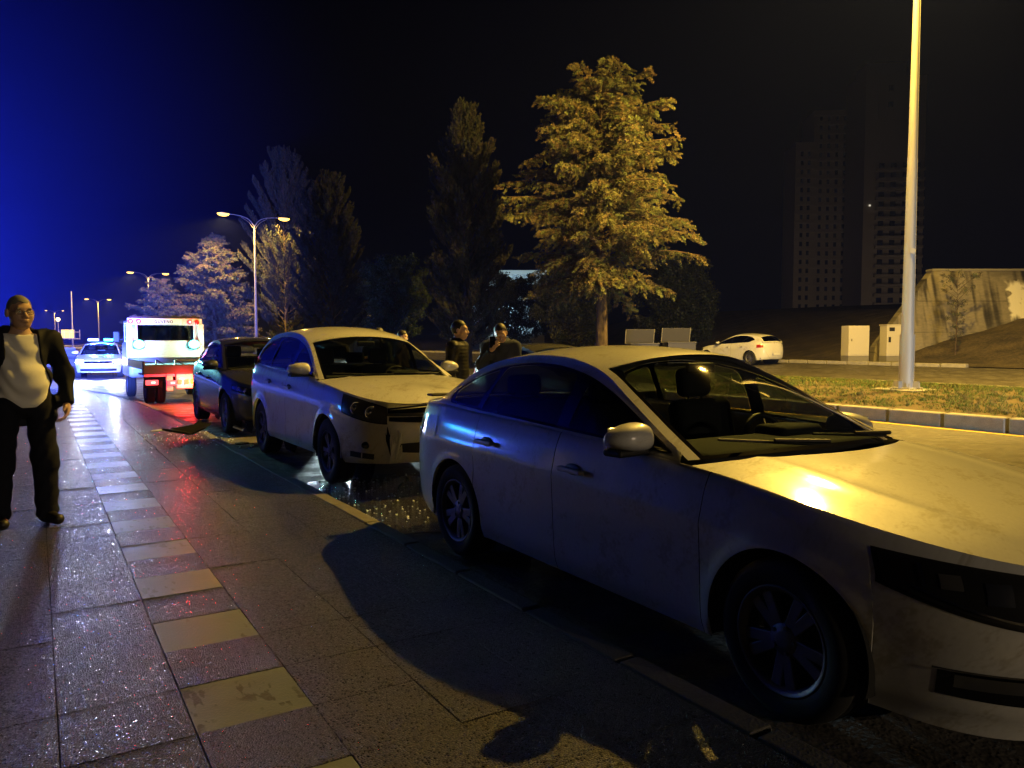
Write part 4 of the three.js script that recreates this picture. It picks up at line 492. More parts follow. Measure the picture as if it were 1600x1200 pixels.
// ---------------------------------------------------------------- street lamps
M.galv = mat(0.36, 0.35, 0.33, 0.55, 0.15, { bumpMap: asphaltBump, bumpScale: 0.001 }); M.cabinet0 = mat(0.4, 0.38, 0.33, 0.7); M.lampBody = mat(0.25, 0.25, 0.26, 0.5, 0.4);
function streetLamp(label, x, z, y0, H, lit, o = {}) {
  const t = thing('street_lamp', label, 'street lamp', [x, y0, z], o.turn || 0, 'street lamps on the island'), r0 = 0.15, r1 = 0.055, arm = o.arm ?? 2.3;
  part('pole', [new THREE.CylinderGeometry(lerp(r0, r1, 0.46), r0, H * 0.46, 8).translate(0, H * 0.23, 0), new THREE.CylinderGeometry(r1, lerp(r0, r1, 0.46) - 0.006, H * 0.54, 8).translate(0, H * 0.73, 0), new THREE.CylinderGeometry(r0 + 0.012, r0 + 0.016, 1.25, 8).translate(0, 0.625, 0)], M.galv, t);
  const foot = part('base_plate', [rbox(0.5, 0.03, 0.5, 0.008, 0, 0.04, 0), ...[[-1, -1], [1, -1], [-1, 1], [1, 1]].flatMap(([a, b]) => [cyl(0.018, 0.018, 0.11, 8, a * 0.19, 0.05, b * 0.19), cyl(0.03, 0.03, 0.03, 6, a * 0.19, 0.055, b * 0.19)]), ...range(0, 3, 3).map((k) => box(0.2, 0.16, 0.014, 0.20, 0.12, 0).rotateY(k * Math.PI / 2))], M.galv, t);
  part('footing', metric(rbox(1.05, 0.14, 1.05, 0.02, 0, -0.045, 0, 1)), M.kerb, t);
  if (o.disc) part('number_disc', new THREE.CylinderGeometry(0.06, 0.06, 0.012, 20).rotateX(Math.PI / 2).rotateY(-0.85).translate(-0.085, 3.1, 0.115), M.cabinet0, t);
  for (const s of [-1, 1]) {
    part('arm', taperTube([V(0, H - 0.1, 0), V(s * 0.45, H + 0.45, 0), V(s * 1.2, H + 0.72, 0), V(s * arm, H + 0.80, 0)], [0.045, 0.042, 0.036, 0.03], 8), M.galv, t);
    part('arm', taperTube([V(0, H - 0.4, 0), V(s * 0.45, H + 0.2, 0), V(s * 1.1, H + 0.62, 0)], [0.025, 0.022, 0.02], 6), M.galv, t);
    const head = part('lamp_head', (() => { const g = new THREE.SphereGeometry(1, 20, 12); const p = g.attributes.position; for (let i = 0; i < p.count; i++) p.setXYZ(i, p.getX(i) * 0.36, Math.max(p.getY(i), -0.2) * 0.11, p.getZ(i) * 0.15); g.computeVertexNormals(); return g.rotateZ(s * 0.06).translate(s * (arm + 0.28), H + 0.82, 0); })(), M.lampBody, t);
    const k = lit[s < 0 ? 0 : 1]; part('lamp_lens', new THREE.SphereGeometry(1, 18, 8, 0, 6.2832, Math.PI / 2, Math.PI / 2).scale(0.36 * (o.big ?? 1), 0.17 * (o.big ?? 1), 0.17 * (o.big ?? 1)).translate(s * (arm + 0.26), H + 0.795, 0), glow(new THREE.Color(1.0, 0.60, 0.10), k > 0 ? 5 : 0), head);
    if (k > 0) spotLamp(t, o.color || SODIUM, LAMP_CD * k, [s * (arm + 0.26), H + 0.48, 0], [s * (arm + 0.26), 0, s > 0 ? o.aim ?? 0 : 0], s > 0 && o.aim ? 1.2 : 1.47, 0.2, 6);
  }
  return t;
}
streetLamp('tall galvanised lamp post on the island at the right, its head above the frame', 16.7, -10.1, islandY(16.7, -10.1), 11.2, [1, 1.25], { disc: 1, arm: 2.2, aim: -9 });
streetLamp('twin-arm sodium lamp post behind the pale conifer, left lamp brightest', 16.4, -69, 0.3, 11.2, [1, 0.25], { big: 1.4 });
streetLamp('twin-arm sodium lamp post above the tow truck, both lamps glowing', 15.5, -135, 0.3, 11.2, [1.2, 1.2], { big: 1.4 });
streetLamp('small far twin-arm lamp post left of the tow truck', 14, -226, 0.3, 11.2, [1, 1], { big: 1.4 });
streetLamp('tiny farthest lamp post near the lit yellow board', 6.0, -318, 0.3, 11.2, [1, 1], {});
streetLamp('lamp post behind the camera on the island', 16.6, 48, 0.3, 11.2, [1.5, 1.5], { color: new THREE.Color(1, 0.76, 0.48) });
// ---------------------------------------------------------------- things on the far pavement
{
  M.cabinet = mat(0.50, 0.47, 0.41, 0.7, 0, { bumpMap: asphaltBump, bumpScale: 0.001 }); M.plinth = mat(0.2, 0.19, 0.17, 0.9);
  const cabinet = (label, x, z, w, d, h, detail) => { const c = thing('utility_cabinet', label, 'cabinet', [x, bankY(x, z) - 0.02, z], -0.42, 'utility cabinets'); part('plinth', rbox(w * 1.0, 0.34, d * 1.0, 0.01, 0, 0.17, 0), M.plinth, c); part('housing', [rbox(w, h - 0.34, d, 0.02, 0, 0.34 + (h - 0.34) / 2 + 0.002, 0), ...(detail ? [rbox(w * 1.08, 0.05, d * 1.08, 0.012, 0, h + 0.02, 0)] : [])], M.cabinet, c); const dr = part('door', rbox(w * 0.92, h - 0.46, 0.012, 0.004, 0, 0.34 + (h - 0.34) / 2, d / 2 + 0.004), M.cabinet, c); part('lock', [rbox(0.04, 0.10, 0.02, 0.006, -w * 0.36, h * 0.62, d / 2 + 0.016)], M.trim, dr); if (detail) { part('warning_plate', [rbox(0.26, 0.17, 0.008, 0.002, -w * 0.18, h * 0.90, d / 2 + 0.014), rbox(0.12, 0.24, 0.008, 0.002, -w * 0.32, h * 0.63, d / 2 + 0.014)], M.trim, dr); } return c; };
  cabinet('plain beige utility cabinet nearer the white hatchback', 31.64, -21.6, 1.0, 0.62, 1.70, false); cabinet('beige utility cabinet with dark plates, beside the lamp post', 33.0, -20.75, 0.72, 0.55, 1.72, true);
}
{ // waste containers with their lids thrown open
  M.bin = mat(0.10, 0.10, 0.12, 0.5, 0.3);
  const bin = (label, x, z, turn) => { const b = thing('waste_container', label, 'container', [x, FAR(x), z], turn, 'open waste containers'); const sh = new THREE.Shape(); sh.moveTo(-0.42, 0.16); sh.lineTo(0.42, 0.16); sh.lineTo(0.52, 1.12); sh.lineTo(-0.52, 1.12); const g = new THREE.ExtrudeGeometry(sh, { depth: 1.3, bevelEnabled: true, bevelSize: 0.02, bevelThickness: 0.02, bevelSegments: 2 }).translate(0, 0, -0.65).rotateY(Math.PI / 2); part('tub', [g, rbox(1.42, 0.06, 0.06, 0.02, 0, 1.12, 0.54), rbox(1.42, 0.06, 0.06, 0.02, 0, 1.12, -0.54), ...range(-0.5, 0.5, 4).map((q) => rbox(0.05, 0.8, 0.03, 0.01, q, 0.66, 0.50))], M.bin, b); const lid = part('lid', [rbox(1.36, 0.03, 0.72, 0.012), ...range(-0.6, 0.6, 5).map((q) => rbox(0.04, 0.03, 0.66, 0.01, q, 0.02, 0))], M.bin, b); lid.rotation.x = -1.25; lid.position.set(0, 1.47, -0.60); part('lid_rail', [rod(V(-0.69, 0, -0.36), V(-0.69, 0, 0.36), 0.02), rod(V(0.69, 0, -0.36), V(0.69, 0, 0.36), 0.02)], M.galv, lid); for (const [a, c] of [[-0.5, 0.3], [0.5, 0.3], [-0.5, -0.3], [0.5, -0.3]]) part('castor', new THREE.CylinderGeometry(0.08, 0.08, 0.05, 14).rotateX(Math.PI / 2).translate(a, 0.08, c), M.tyre, b); return b; };
  bin('open waste container left of the pair, raised ribbed lid', 24.6, -28.0, -0.5); bin('open waste container beside the white hatchback, raised ribbed lid', 26.2, -27.2, -0.5);
}
{ // concrete wing wall with the whitewashed patch
  const wallMap = texture(1024, 512, (x, y) => { const s1 = fbmW(x, y), streak = smooth(0.46, 0.72, nB(x * 1.0, y * 0.05) * 0.45 + 0.35 * nF(x * 0.7, y * 0.025) + 0.20 * nA(x, y)), run = smooth(0.1, 0.9, y); let v = 0.47 + 0.14 * (nA(x, y) - 0.5) + 0.08 * (nF(x, y) - 0.5) - 0.40 * streak * (0.35 + 0.65 * run) - 0.12 * smooth(0.6, 0.7, s1); const fy = (y * 4) % 1; v -= 0.16 * (smooth(0.985, 1, fy) + smooth(0.015, 0, fy)) * (0.5 + nB(x, y)); let c = [v * 1.02, v * 0.97, v * 0.86]; const dx = (x - 0.5) / 0.066, edge = 0.28 * (nB(x * 2, 0.3) - 0.5), pa = Math.abs(dx) < 1 ? smooth(1, 0.85, Math.abs(dx + 0.3 * (nB(0.2, y) - 0.5))) * smooth(0.56 + edge * 0.6, 0.62 + edge * 0.6, y) * smooth(0.93, 0.87, y + 0.15 * (nB(x * 2, 0.7) - 0.5)) * smooth(0.28, 0.42, nB(x * 1.5, y * 0.5)) : 0; return c.map((q, i) => lerp(q, [0.86, 0.85, 0.80][i], pa)); }, true); function fbmW(x, y) { return nC(x, y); }
  wallMap.wrapS = wallMap.wrapT = THREE.ClampToEdgeWrapping;
  const t = thing('retaining_wall', 'stained concrete wing wall with a whitewashed patch, right of the lamp post', 'wall', [34.9, 0, -21.0], -0.555);
  // local x runs along the wall to the right, face towards +z
  const sh = new THREE.Shape([[-1.8, -1.0], [14, -1.0], [14, 4.75], [1.0, 4.75], [-1.6, 1.2]].map((p) => new THREE.Vector2(...p)));
  const g = new THREE.ExtrudeGeometry(sh, { depth: 0.5, bevelEnabled: true, bevelSize: 0.02, bevelThickness: 0.02, bevelSegments: 1 }).translate(0, 0, -0.5); { const p = g.attributes.position, uv = []; for (let i = 0; i < p.count; i++) uv.push(clamp((p.getX(i) + 2) / 12), clamp((p.getY(i) + 0.2) / 5)); g.setAttribute('uv', new THREE.Float32BufferAttribute(uv, 2)); }
  part('wall', g, mat(1, 1, 1, 0.88, 0, { map: wallMap, bumpMap: concMap, bumpScale: 0.02 }), t); part('coping', rbox(13.1, 0.10, 0.62, 0.02, 7.5, 4.81, -0.25), M.plinth, t);
}
// ---------------------------------------------------------------- trees
const barkMap = texture(256, 512, (x, y) => { const v = 0.28 + 0.30 * (nB(x, y * 0.25) - 0.5) + 0.14 * (nF(x, y) - 0.5); return [v * 1.1, v * 0.92, v * 0.74]; }, true);
M.bark = mat(1, 1, 1, 0.95, 0, { map: barkMap, bumpMap: barkMap, bumpScale: 0.03 });
M.needles = mat(1, 1, 1, 0.75); M.leafy = mat(1, 1, 1, 0.6, 0, { transmission: 0.25 });
const bladeGeo = (list) => { const pos = [], idx = []; for (const [a, b, w, n] of list) { const d = b.clone().sub(a), s = d.clone().cross(n).normalize().multiplyScalar(w), m = a.clone().lerp(b, 0.55), k = pos.length / 3; for (const p of [a.clone().addScaledVector(s, -0.4), a.clone().addScaledVector(s, 0.4), m.clone().add(s), m.clone().sub(s), b]) pos.push(p.x, p.y, p.z); idx.push(k, k + 1, k + 2, k, k + 2, k + 3, k + 3, k + 2, k + 4); } const g = new THREE.BufferGeometry(); g.setAttribute('position', new THREE.Float32BufferAttribute(pos, 3)); g.setIndex(idx); g.computeVertexNormals(); return g; };
function sprayGeo(kind) { // a small twig with needle clusters, along +x, about 0.3 m long
  const l = []; if (kind === 'cedar') { for (let i = 0; i < 16; i++) { const t = i / 16, c = V(t * 0.30, -0.10 * t * t, (i % 2 ? 1 : -1) * 0.04 * (1 - t)); for (let k = 0; k < 4; k++) { const d = V(rr(-0.2, 1), rr(-0.6, 0.7), rr(-1, 1)).normalize().multiplyScalar(rr(0.05, 0.09)); l.push([c, c.clone().add(d), 0.012, V(rr(-1, 1), 1, rr(-1, 1)).normalize()]); } } }
  else if (kind === 'plume') { for (let i = 0; i < 34; i++) { const t = rnd(), c = V(t * 0.36, rr(-0.03, 0.03), rr(-0.03, 0.03)); l.push([c, c.clone().add(V(rr(0.05, 0.12), rr(-0.05, 0.05), rr(-0.05, 0.05))), 0.012, V(rr(-1, 1), rr(-1, 1), rr(-1, 1)).normalize()]); } }
  else { for (let i = 0; i < 16; i++) { const c = V(rr(-0.16, 0.16), rr(-0.14, 0.14), rr(-0.16, 0.16)), d = V(rr(-1, 1), rr(-0.7, 0.5), rr(-1, 1)).normalize().multiplyScalar(0.085); l.push([c, c.clone().add(d), 0.028, V(rr(-0.6, 0.6), 1, rr(-0.6, 0.6)).normalize()]); } }
  return bladeGeo(l);
}
const spray = { cedar: [sprayGeo('cedar'), sprayGeo('cedar')], plume: [sprayGeo('plume')], leaf: [sprayGeo('leaf')] };
function tree(name, label, o) {
  const t = thing(name, label, 'tree', [o.x, o.y ?? 0.25, o.z], rr(0, 6), o.group); if (o.turn !== undefined) t.rotation.y = o.turn;
  const H = o.H, wood = [], put = [], lean = V(rr(-0.02, 0.02), 0, rr(-0.02, 0.02)), axis = (y) => V(lean.x * y + 0.06 * Math.sin(y * 0.7), y, lean.z * y);
  wood.push(taperTube(range(0, H * 0.96, 7).map((y) => axis(y)), [o.trunk * 1.25, o.trunk, o.trunk * 0.85, o.trunk * 0.62, o.trunk * 0.4, o.trunk * 0.15, 0.02], 10));
  const rad = table(o.profile), n = o.branches;
  for (let i = 0; i < n; i++) {
    const q = (i + rr(-0.4, 0.4)) / n, y = lerp(o.low, H * 0.985, clamp(q) ** (o.crowd ?? 0.9)), az = i * 2.399 + rr(-0.5, 0.5), R = rad(y / H) * rr(o.lenLow ?? 0.55, 1.2) * (o.shape ? o.shape(az, y / H) : 1); if (R < 0.05) continue;
    const dir = V(Math.cos(az), 0, Math.sin(az)), a = axis(y), tip = a.clone().addScaledVector(dir, R).add(V(0, R * (lerp(o.rise[0], o.rise[1], y / H) + rr(-1, 1) * (o.riseVar ?? 0.05)) + rr(-0.1, 0.1), 0)), mid = a.clone().lerp(tip, 0.5).add(V(0, R * (o.bow ?? 0.1), 0));
    const cv = new THREE.QuadraticBezierCurve3(a, mid, tip), br = clamp(R * 0.016, 0.008, 0.06); if (o.wood !== false) wood.push(taperTube([a, cv.getPoint(0.33), cv.getPoint(0.66), tip], [br, br * 0.8, br * 0.55, br * 0.2], 5));
    if (o.bough) { // level boughs: side twigs in one plane, tufts hanging from them
      const side = dir.clone().cross(V(0, 1, 0)), steps = Math.max(3, Math.round(R / 0.19));
      for (let q2 = 0; q2 <= steps; q2++) { const u = lerp(0.22, 1, q2 / steps), c0 = cv.getPoint(u), T = cv.getTangent(u); for (const s of [-1, 1]) { const L = (0.16 + 0.36 * R * 0.30 * (1.12 - u)) * rr(0.5, 1.25), d2 = T.clone().multiplyScalar(0.8).addScaledVector(side, s * rr(0.6, 1.1)).add(V(0, rr(-0.35, 0.12), 0)).normalize(), nT2 = Math.max(1, Math.round(L / 0.085)); for (let w = 0; w < nT2; w++) { const v = (w + rnd()) / nT2, p = c0.clone().addScaledVector(d2, L * v).add(V(0, -o.bough * v * v * L - rr(0, 0.05), 0)), dd = d2.clone().add(V(rr(-0.3, 0.3), rr(-0.9, 0.15), rr(-0.3, 0.3))).normalize(); put.push([p, dd, rr(0.7, 1.2) * o.tuft]); } } }
      continue;
    }
    const m = Math.max(3, Math.round(R * o.dense)), side = dir.clone().cross(V(0, 1, 0));
    for (let k = 0; k < m; k++) { const u = (o.bare ?? 0.18) + (1 - (o.bare ?? 0.18)) * Math.sqrt(rnd()), spread = R * (o.fan ?? 0.24) * (1.15 - u) + 0.05, p = cv.getPoint(clamp(u)).addScaledVector(side, rr(-1, 1) * spread).add(V(0, rr(-1, 0.5) * (o.hang ?? 0.12) * R * 0.35, 0)); const T = cv.getTangent(clamp(u)), d = T.clone().addScaledVector(side, rr(-0.9, 0.9)).add(V(rr(-0.2, 0.2), rr(o.tuftUp[0], o.tuftUp[1]), rr(-0.2, 0.2))).normalize(); put.push([p, d, rr(0.75, 1.35) * o.tuft]); }
  }
  part('trunk', wood, M.bark, t);
  const geos = spray[o.kind], per = geos.map(() => []); put.forEach((p, i) => per[i % geos.length].push(p));
  const leaf = o.kind === 'leaf' ? M.leafy : M.needles;
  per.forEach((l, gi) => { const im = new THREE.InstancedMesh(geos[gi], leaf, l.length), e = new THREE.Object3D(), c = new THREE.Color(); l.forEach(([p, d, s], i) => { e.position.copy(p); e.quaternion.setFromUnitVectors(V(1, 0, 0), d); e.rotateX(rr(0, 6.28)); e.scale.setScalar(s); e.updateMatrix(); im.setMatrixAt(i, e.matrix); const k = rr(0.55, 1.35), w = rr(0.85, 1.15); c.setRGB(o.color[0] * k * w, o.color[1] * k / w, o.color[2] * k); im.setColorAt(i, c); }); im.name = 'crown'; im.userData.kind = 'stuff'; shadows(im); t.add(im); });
  return t;
}
const GRP = 'conifers on the island';
const cedarCol = [0.085, 0.095, 0.040];
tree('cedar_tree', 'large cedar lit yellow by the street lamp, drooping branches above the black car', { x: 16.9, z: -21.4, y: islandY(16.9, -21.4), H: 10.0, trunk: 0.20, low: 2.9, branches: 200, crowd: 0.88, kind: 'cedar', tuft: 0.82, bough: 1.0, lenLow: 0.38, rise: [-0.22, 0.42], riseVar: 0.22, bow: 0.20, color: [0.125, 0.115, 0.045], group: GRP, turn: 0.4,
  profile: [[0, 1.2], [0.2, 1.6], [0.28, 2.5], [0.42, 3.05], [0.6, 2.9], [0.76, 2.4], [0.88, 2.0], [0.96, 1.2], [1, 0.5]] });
const plumeCol = [0.036, 0.038, 0.027];
const cypress = (label, x, z, H, w, o = {}) => tree('cypress_tree', label, { x, z, H, trunk: 0.16, low: 0.6, branches: 130, crowd: 0.85, kind: 'plume', tuft: 1.25, dense: 30, rise: [0.55, 2.2], bow: -0.12, fan: 0.22, hang: 0.1, tuftUp: [0.3, 1.4], bare: 0.2, color: plumeCol, group: GRP, profile: [[0, w * 0.7], [0.12, w], [0.35, w * 0.98], [0.6, w * 0.72], [0.8, w * 0.4], [0.93, w * 0.18], [1, 0.05]], ...o });
cypress('tall feathery cypress behind the two standing men', 16.6, -30.6, 11.4, 1.75);
cypress('dark cypress second from the lamp post, narrow spire', 16.4, -48.6, 11.5, 2.3);
cypress('tallest dark cypress beside the twin-arm lamp post', 19.8, -71.6, 18.2, 3.6, { y: 0.3, dense: 34, tuft: 1.5 });
tree('deciduous_tree', 'small leafy tree between the cypresses', { x: 17.6, z: -41.5, H: 5.6, trunk: 0.10, low: 1.2, branches: 70, kind: 'leaf', tuft: 1.0, dense: 26, rise: [0.4, 1.0], bow: 0.05, fan: 0.5, hang: 0.3, tuftUp: [-0.4, 0.4], color: [0.06, 0.10, 0.045], group: GRP, profile: [[0, 1.2], [0.3, 2.0], [0.6, 2.1], [0.85, 1.3], [1, 0.5]] });
tree('cedar_tree', 'pale cedar with level branches right of the tow truck', { x: 14.3, z: -76.0, y: 0.2, H: 11.2, trunk: 0.22, low: 1.4, branches: 90, kind: 'cedar', tuft: 1.7, bough: 0.4, rise: [-0.05, 0.25], bow: 0.05, tuftUp: [-0.3, 0.3], color: [0.115, 0.10, 0.06], group: GRP, profile: [[0, 2.6], [0.2, 3.9], [0.45, 3.6], [0.7, 2.3], [0.9, 1.1], [1, 0.3]] });
tree('cedar_tree', 'sparse cedar behind the tow truck below the twin lamps', { x: 9.3, z: -74, y: 0, H: 7.0, trunk: 0.16, low: 0.8, branches: 52, kind: 'cedar', tuft: 1.3, bough: 0.3, rise: [0.0, 0.3], bow: 0.02, tuftUp: [-0.3, 0.3], color: [0.115, 0.10, 0.06], group: GRP, profile: [[0, 2.0], [0.25, 3.4], [0.5, 2.8], [0.75, 1.6], [1, 0.3]] });
// dark trees and bushes beyond the far road
for (const [x, z, H, w, l] of [[38, -52, 7.5, 3.2, 'dark bushy tree behind the waste containers'], [44, -46, 6.5, 3.4, 'dark bushy tree behind the white hatchback'], [36, -66, 8.5, 3.6, 'dark bushy tree behind the large cedar'], [33, -84, 9, 4, 'dark bushy tree beyond the small leafy tree'], [43, -69, 7.2, 3.6, 'dark bushy tree in front of the floodlit building']]) tree('roadside_tree', l, { x, z, y: 0.4, H, trunk: 0.14, low: 0.5, branches: 60, kind: 'leaf', tuft: 1.9, dense: 14, rise: [0.4, 0.9], bow: 0.05, fan: 0.6, hang: 0.4, tuftUp: [-0.4, 0.4], color: [0.03, 0.04, 0.022], group: 'dark trees beyond the far road', profile: [[0, w * 0.7], [0.3, w], [0.6, w], [0.85, w * 0.6], [1, 0.4]] });
// spindly shrub against the wall
tree('wall_shrub', 'spindly bare shrub growing against the concrete wall', { x: 34.4, z: -18.6, y: bankY(34.4, -18.6) - 0.05, H: 3.5, trunk: 0.03, low: 0.5, branches: 34, kind: 'leaf', tuft: 0.55, dense: 9, rise: [0.5, 0.9], bow: 0.1, fan: 0.3, hang: 0.2, tuftUp: [-0.4, 0.4], color: [0.07, 0.075, 0.04], profile: [[0, 0.2], [0.3, 0.35], [0.6, 0.6], [0.8, 0.8], [1, 0.3]] }).userData.category = 'shrub';
// ---------------------------------------------------------------- people: distance fields meshed with surface nets
const sub3 = (a, b) => [a[0] - b[0], a[1] - b[1], a[2] - b[2]];
function cone(a, b, ra, rb) { const d = sub3(b, a), L = d[0] * d[0] + d[1] * d[1] + d[2] * d[2] || 1e-9; return (x, y, z) => { const px = x - a[0], py = y - a[1], pz = z - a[2], t = clamp((px * d[0] + py * d[1] + pz * d[2]) / L), qx = px - d[0] * t, qy = py - d[1] * t, qz = pz - d[2] * t; return Math.sqrt(qx * qx + qy * qy + qz * qz) - (ra + (rb - ra) * t); }; }
function ell(c, r) { const m = Math.min(...r); return (x, y, z) => { const k = Math.hypot((x - c[0]) / r[0], (y - c[1]) / r[1], (z - c[2]) / r[2]); return (k - 1) * m * (k < 1 ? 1 : lerp(1, Math.max(...r) / m, 0.35)); }; }
function blend(list, k) { return (x, y, z) => { let d = list[0](x, y, z); for (let i = 1; i < list.length; i++) { const e = list[i](x, y, z), h = Math.max(k - Math.abs(d - e), 0) / k; d = Math.min(d, e) - h * h * k * 0.25; } return d; }; }
const carve = (f, g, k = 0.01) => (x, y, z) => { const d = f(x, y, z), e = -g(x, y, z), h = Math.max(k - Math.abs(d - e), 0) / k; return Math.max(d, e) + h * h * k * 0.25; };
const clip = (f, g) => (x, y, z) => Math.max(f(x, y, z), g(x, y, z));
function netMesh(f, lo, hi, c) {
  const n = [0, 1, 2].map((i) => Math.ceil((hi[i] - lo[i]) / c) + 1), [nx, ny, nz] = n, F = new Float32Array(nx * ny * nz), at = (i, j, k) => (k * ny + j) * nx + i;
  for (let k = 0; k < nz; k++) for (let j = 0; j < ny; j++) for (let i = 0; i < nx; i++) F[at(i, j, k)] = f(lo[0] + i * c, lo[1] + j * c, lo[2] + k * c);
  const id = new Int32Array(F.length).fill(-1), pos = [], nor = [], idx = [];
  for (let k = 0; k < nz - 1; k++) for (let j = 0; j < ny - 1; j++) for (let i = 0; i < nx - 1; i++) {
    let s = 0, cx = 0, cy = 0, cz = 0, m = 0; const v = []; for (let q = 0; q < 8; q++) { v.push(F[at(i + (q & 1), j + (q >> 1 & 1), k + (q >> 2))]); if (v[q] < 0) s |= 1 << q; } if (s === 0 || s === 255) continue;
    for (let q = 0; q < 8; q++) for (const b of [1, 2, 4]) if (!(q & b)) { const w = q | b; if ((v[q] < 0) !== (v[w] < 0)) { const t = v[q] / (v[q] - v[w]); cx += (q & 1) + (b === 1 ? t : 0); cy += (q >> 1 & 1) + (b === 2 ? t : 0); cz += (q >> 2) + (b === 4 ? t : 0); m++; } }
    id[at(i, j, k)] = pos.length / 3; const x = lo[0] + (i + cx / m) * c, y = lo[1] + (j + cy / m) * c, z = lo[2] + (k + cz / m) * c, e = c * 0.5; pos.push(x, y, z); const g = V(f(x + e, y, z) - f(x - e, y, z), f(x, y + e, z) - f(x, y - e, z), f(x, y, z + e) - f(x, y, z - e)).normalize(); nor.push(g.x, g.y, g.z);
  }
  const quad = (a, b, c2, d, flip) => { if (a < 0 || b < 0 || c2 < 0 || d < 0) return; flip ? idx.push(a, c2, b, a, d, c2) : idx.push(a, b, c2, a, c2, d); };
  for (let k = 1; k < nz - 1; k++) for (let j = 1; j < ny - 1; j++) for (let i = 1; i < nx - 1; i++) { const a = F[at(i, j, k)] < 0; if (a !== F[at(i + 1, j, k)] < 0) quad(id[at(i, j - 1, k - 1)], id[at(i, j, k - 1)], id[at(i, j, k)], id[at(i, j - 1, k)], !a); if (a !== F[at(i, j + 1, k)] < 0) quad(id[at(i - 1, j, k - 1)], id[at(i - 1, j, k)], id[at(i, j, k)], id[at(i, j, k - 1)], !a); if (a !== F[at(i, j, k + 1)] < 0) quad(id[at(i - 1, j - 1, k)], id[at(i, j - 1, k)], id[at(i, j, k)], id[at(i - 1, j, k)], !a); }
  const g = new THREE.BufferGeometry(); g.setAttribute('position', new THREE.Float32BufferAttribute(pos, 3)); g.setAttribute('normal', new THREE.Float32BufferAttribute(nor, 3)); g.setAttribute('uv', new THREE.Float32BufferAttribute(pos.flatMap((p, i) => i % 3 === 2 ? [] : [p]), 2)); g.setIndex(idx); return g;
}
const HEAD = { skull: (g = 0) => ell([0, 0.032, -0.012], [0.077 + g, 0.098 + g, 0.096 + g]) };
function headField(fat = 0) {
  const f = blend([HEAD.skull(), ell([0, -0.03, 0.018], [0.064 + fat, 0.092, 0.079]), ell([0, -0.088, 0.04], [0.042 + fat, 0.034 + fat * 0.5, 0.046]), cone([-0.034, 0.028, 0.080], [0.034, 0.028, 0.080], 0.013, 0.013), ell([-0.042, -0.03, 0.06], [0.028, 0.03, 0.03]), ell([0.042, -0.03, 0.06], [0.028, 0.03, 0.03])], 0.03);
  const g = carve(f, blend([ell([-0.032, 0.004, 0.106], [0.021, 0.014, 0.022]), ell([0.032, 0.004, 0.106], [0.021, 0.014, 0.022])], 0.004), 0.012);
  return blend([g, blend([cone([0, 0.014, 0.088], [0, -0.026, 0.114], 0.009, 0.013), ell([-0.012, -0.032, 0.100], [0.010, 0.009, 0.012]), ell([0.012, -0.032, 0.100], [0.010, 0.009, 0.012])], 0.012), ell([0, -0.058, 0.092], [0.025, 0.007, 0.014]), ell([0, -0.069, 0.090], [0.021, 0.007, 0.013]), ell([-0.078 - fat, -0.004, -0.006], [0.012, 0.033, 0.021]), ell([0.078 + fat, -0.004, -0.006], [0.012, 0.033, 0.021])], 0.012);
}
function handGeo(w, dir, palm, side, curl) { // w: wrist, dir: towards the fingers, palm: palm normal, side: towards the thumb
  const d = dir.clone().normalize(), n = palm.clone().sub(d.clone().multiplyScalar(palm.dot(d))).normalize(), s = side.clone().sub(d.clone().multiplyScalar(side.dot(d))); s.sub(n.clone().multiplyScalar(s.dot(n))).normalize();
  const P = (a, b, c) => w.clone().addScaledVector(d, a).addScaledVector(s, b).addScaledVector(n, c).toArray(), parts = [cone(P(0, 0, 0), P(0.05, 0, 0.002), 0.026, 0.028), cone(P(0.03, 0.022, 0), P(0.085, 0.026, 0.003), 0.017, 0.013), cone(P(0.03, -0.018, 0), P(0.08, -0.026, 0.003), 0.017, 0.012), cone(P(0.04, 0, 0), P(0.088, 0, 0.002), 0.017, 0.014)], f = [blend(parts, 0.02)];
  [[0.028, 0.040, 0.088], [0.010, 0.045, 0.091], [-0.009, 0.042, 0.088], [-0.027, 0.033, 0.081]].forEach(([o, l, b], i) => { let p = [b, o, 0.003], a = curl * (0.8 + 0.08 * i); const q = []; for (let k = 0; k < 3; k++) { const L = l * [1, 0.72, 0.55][k], e = [p[0] + Math.cos(a) * L, o * (1 + 0.06 * k), p[2] + Math.sin(a) * L]; q.push(cone(P(...p), P(...e), 0.0095 - k * 0.0008, 0.0088 - k * 0.001)); p = e; a += curl * 0.85; } f.push(blend(q, 0.006)); });
  f.push(blend([cone(P(0.028, 0.026, 0.006), P(0.055, 0.048, 0.018), 0.013, 0.011), cone(P(0.055, 0.048, 0.018), P(0.085, 0.054, 0.03), 0.0105, 0.0085)], 0.008));
  const u = blend(f, 0.005), c = P(0.075, 0, 0.02); return netMesh(u, c.map((v) => v - 0.125), c.map((v) => v + 0.125), 0.0042);
}
const fabricBump = texture(256, 256, (x, y) => 0.5 * nF(x, y) + 0.5 * (0.5 + 0.5 * Math.sin(x * 400) * Math.sin(y * 400)));
const cloth = (r, g, b, rough = 0.85) => mat(r, g, b, rough, 0, { bumpMap: fabricBump, bumpScale: 0.002, specularIntensity: 0.3 });
M.skin = mat(0.52, 0.33, 0.24, 0.55); M.hairDark = mat(0.010, 0.008, 0.007, 0.55); M.hairGrey = mat(0.20, 0.19, 0.18, 0.7); M.eye = mat(0.7, 0.68, 0.65, 0.2); M.iris = mat(0.02, 0.012, 0.008, 0.1);
const fold = (y, x, z, k = 0.004) => k * Math.sin(y * 46 + 3 * Math.sin(x * 17 + z * 11)) * Math.sin(x * 13 + z * 19 + y * 7);
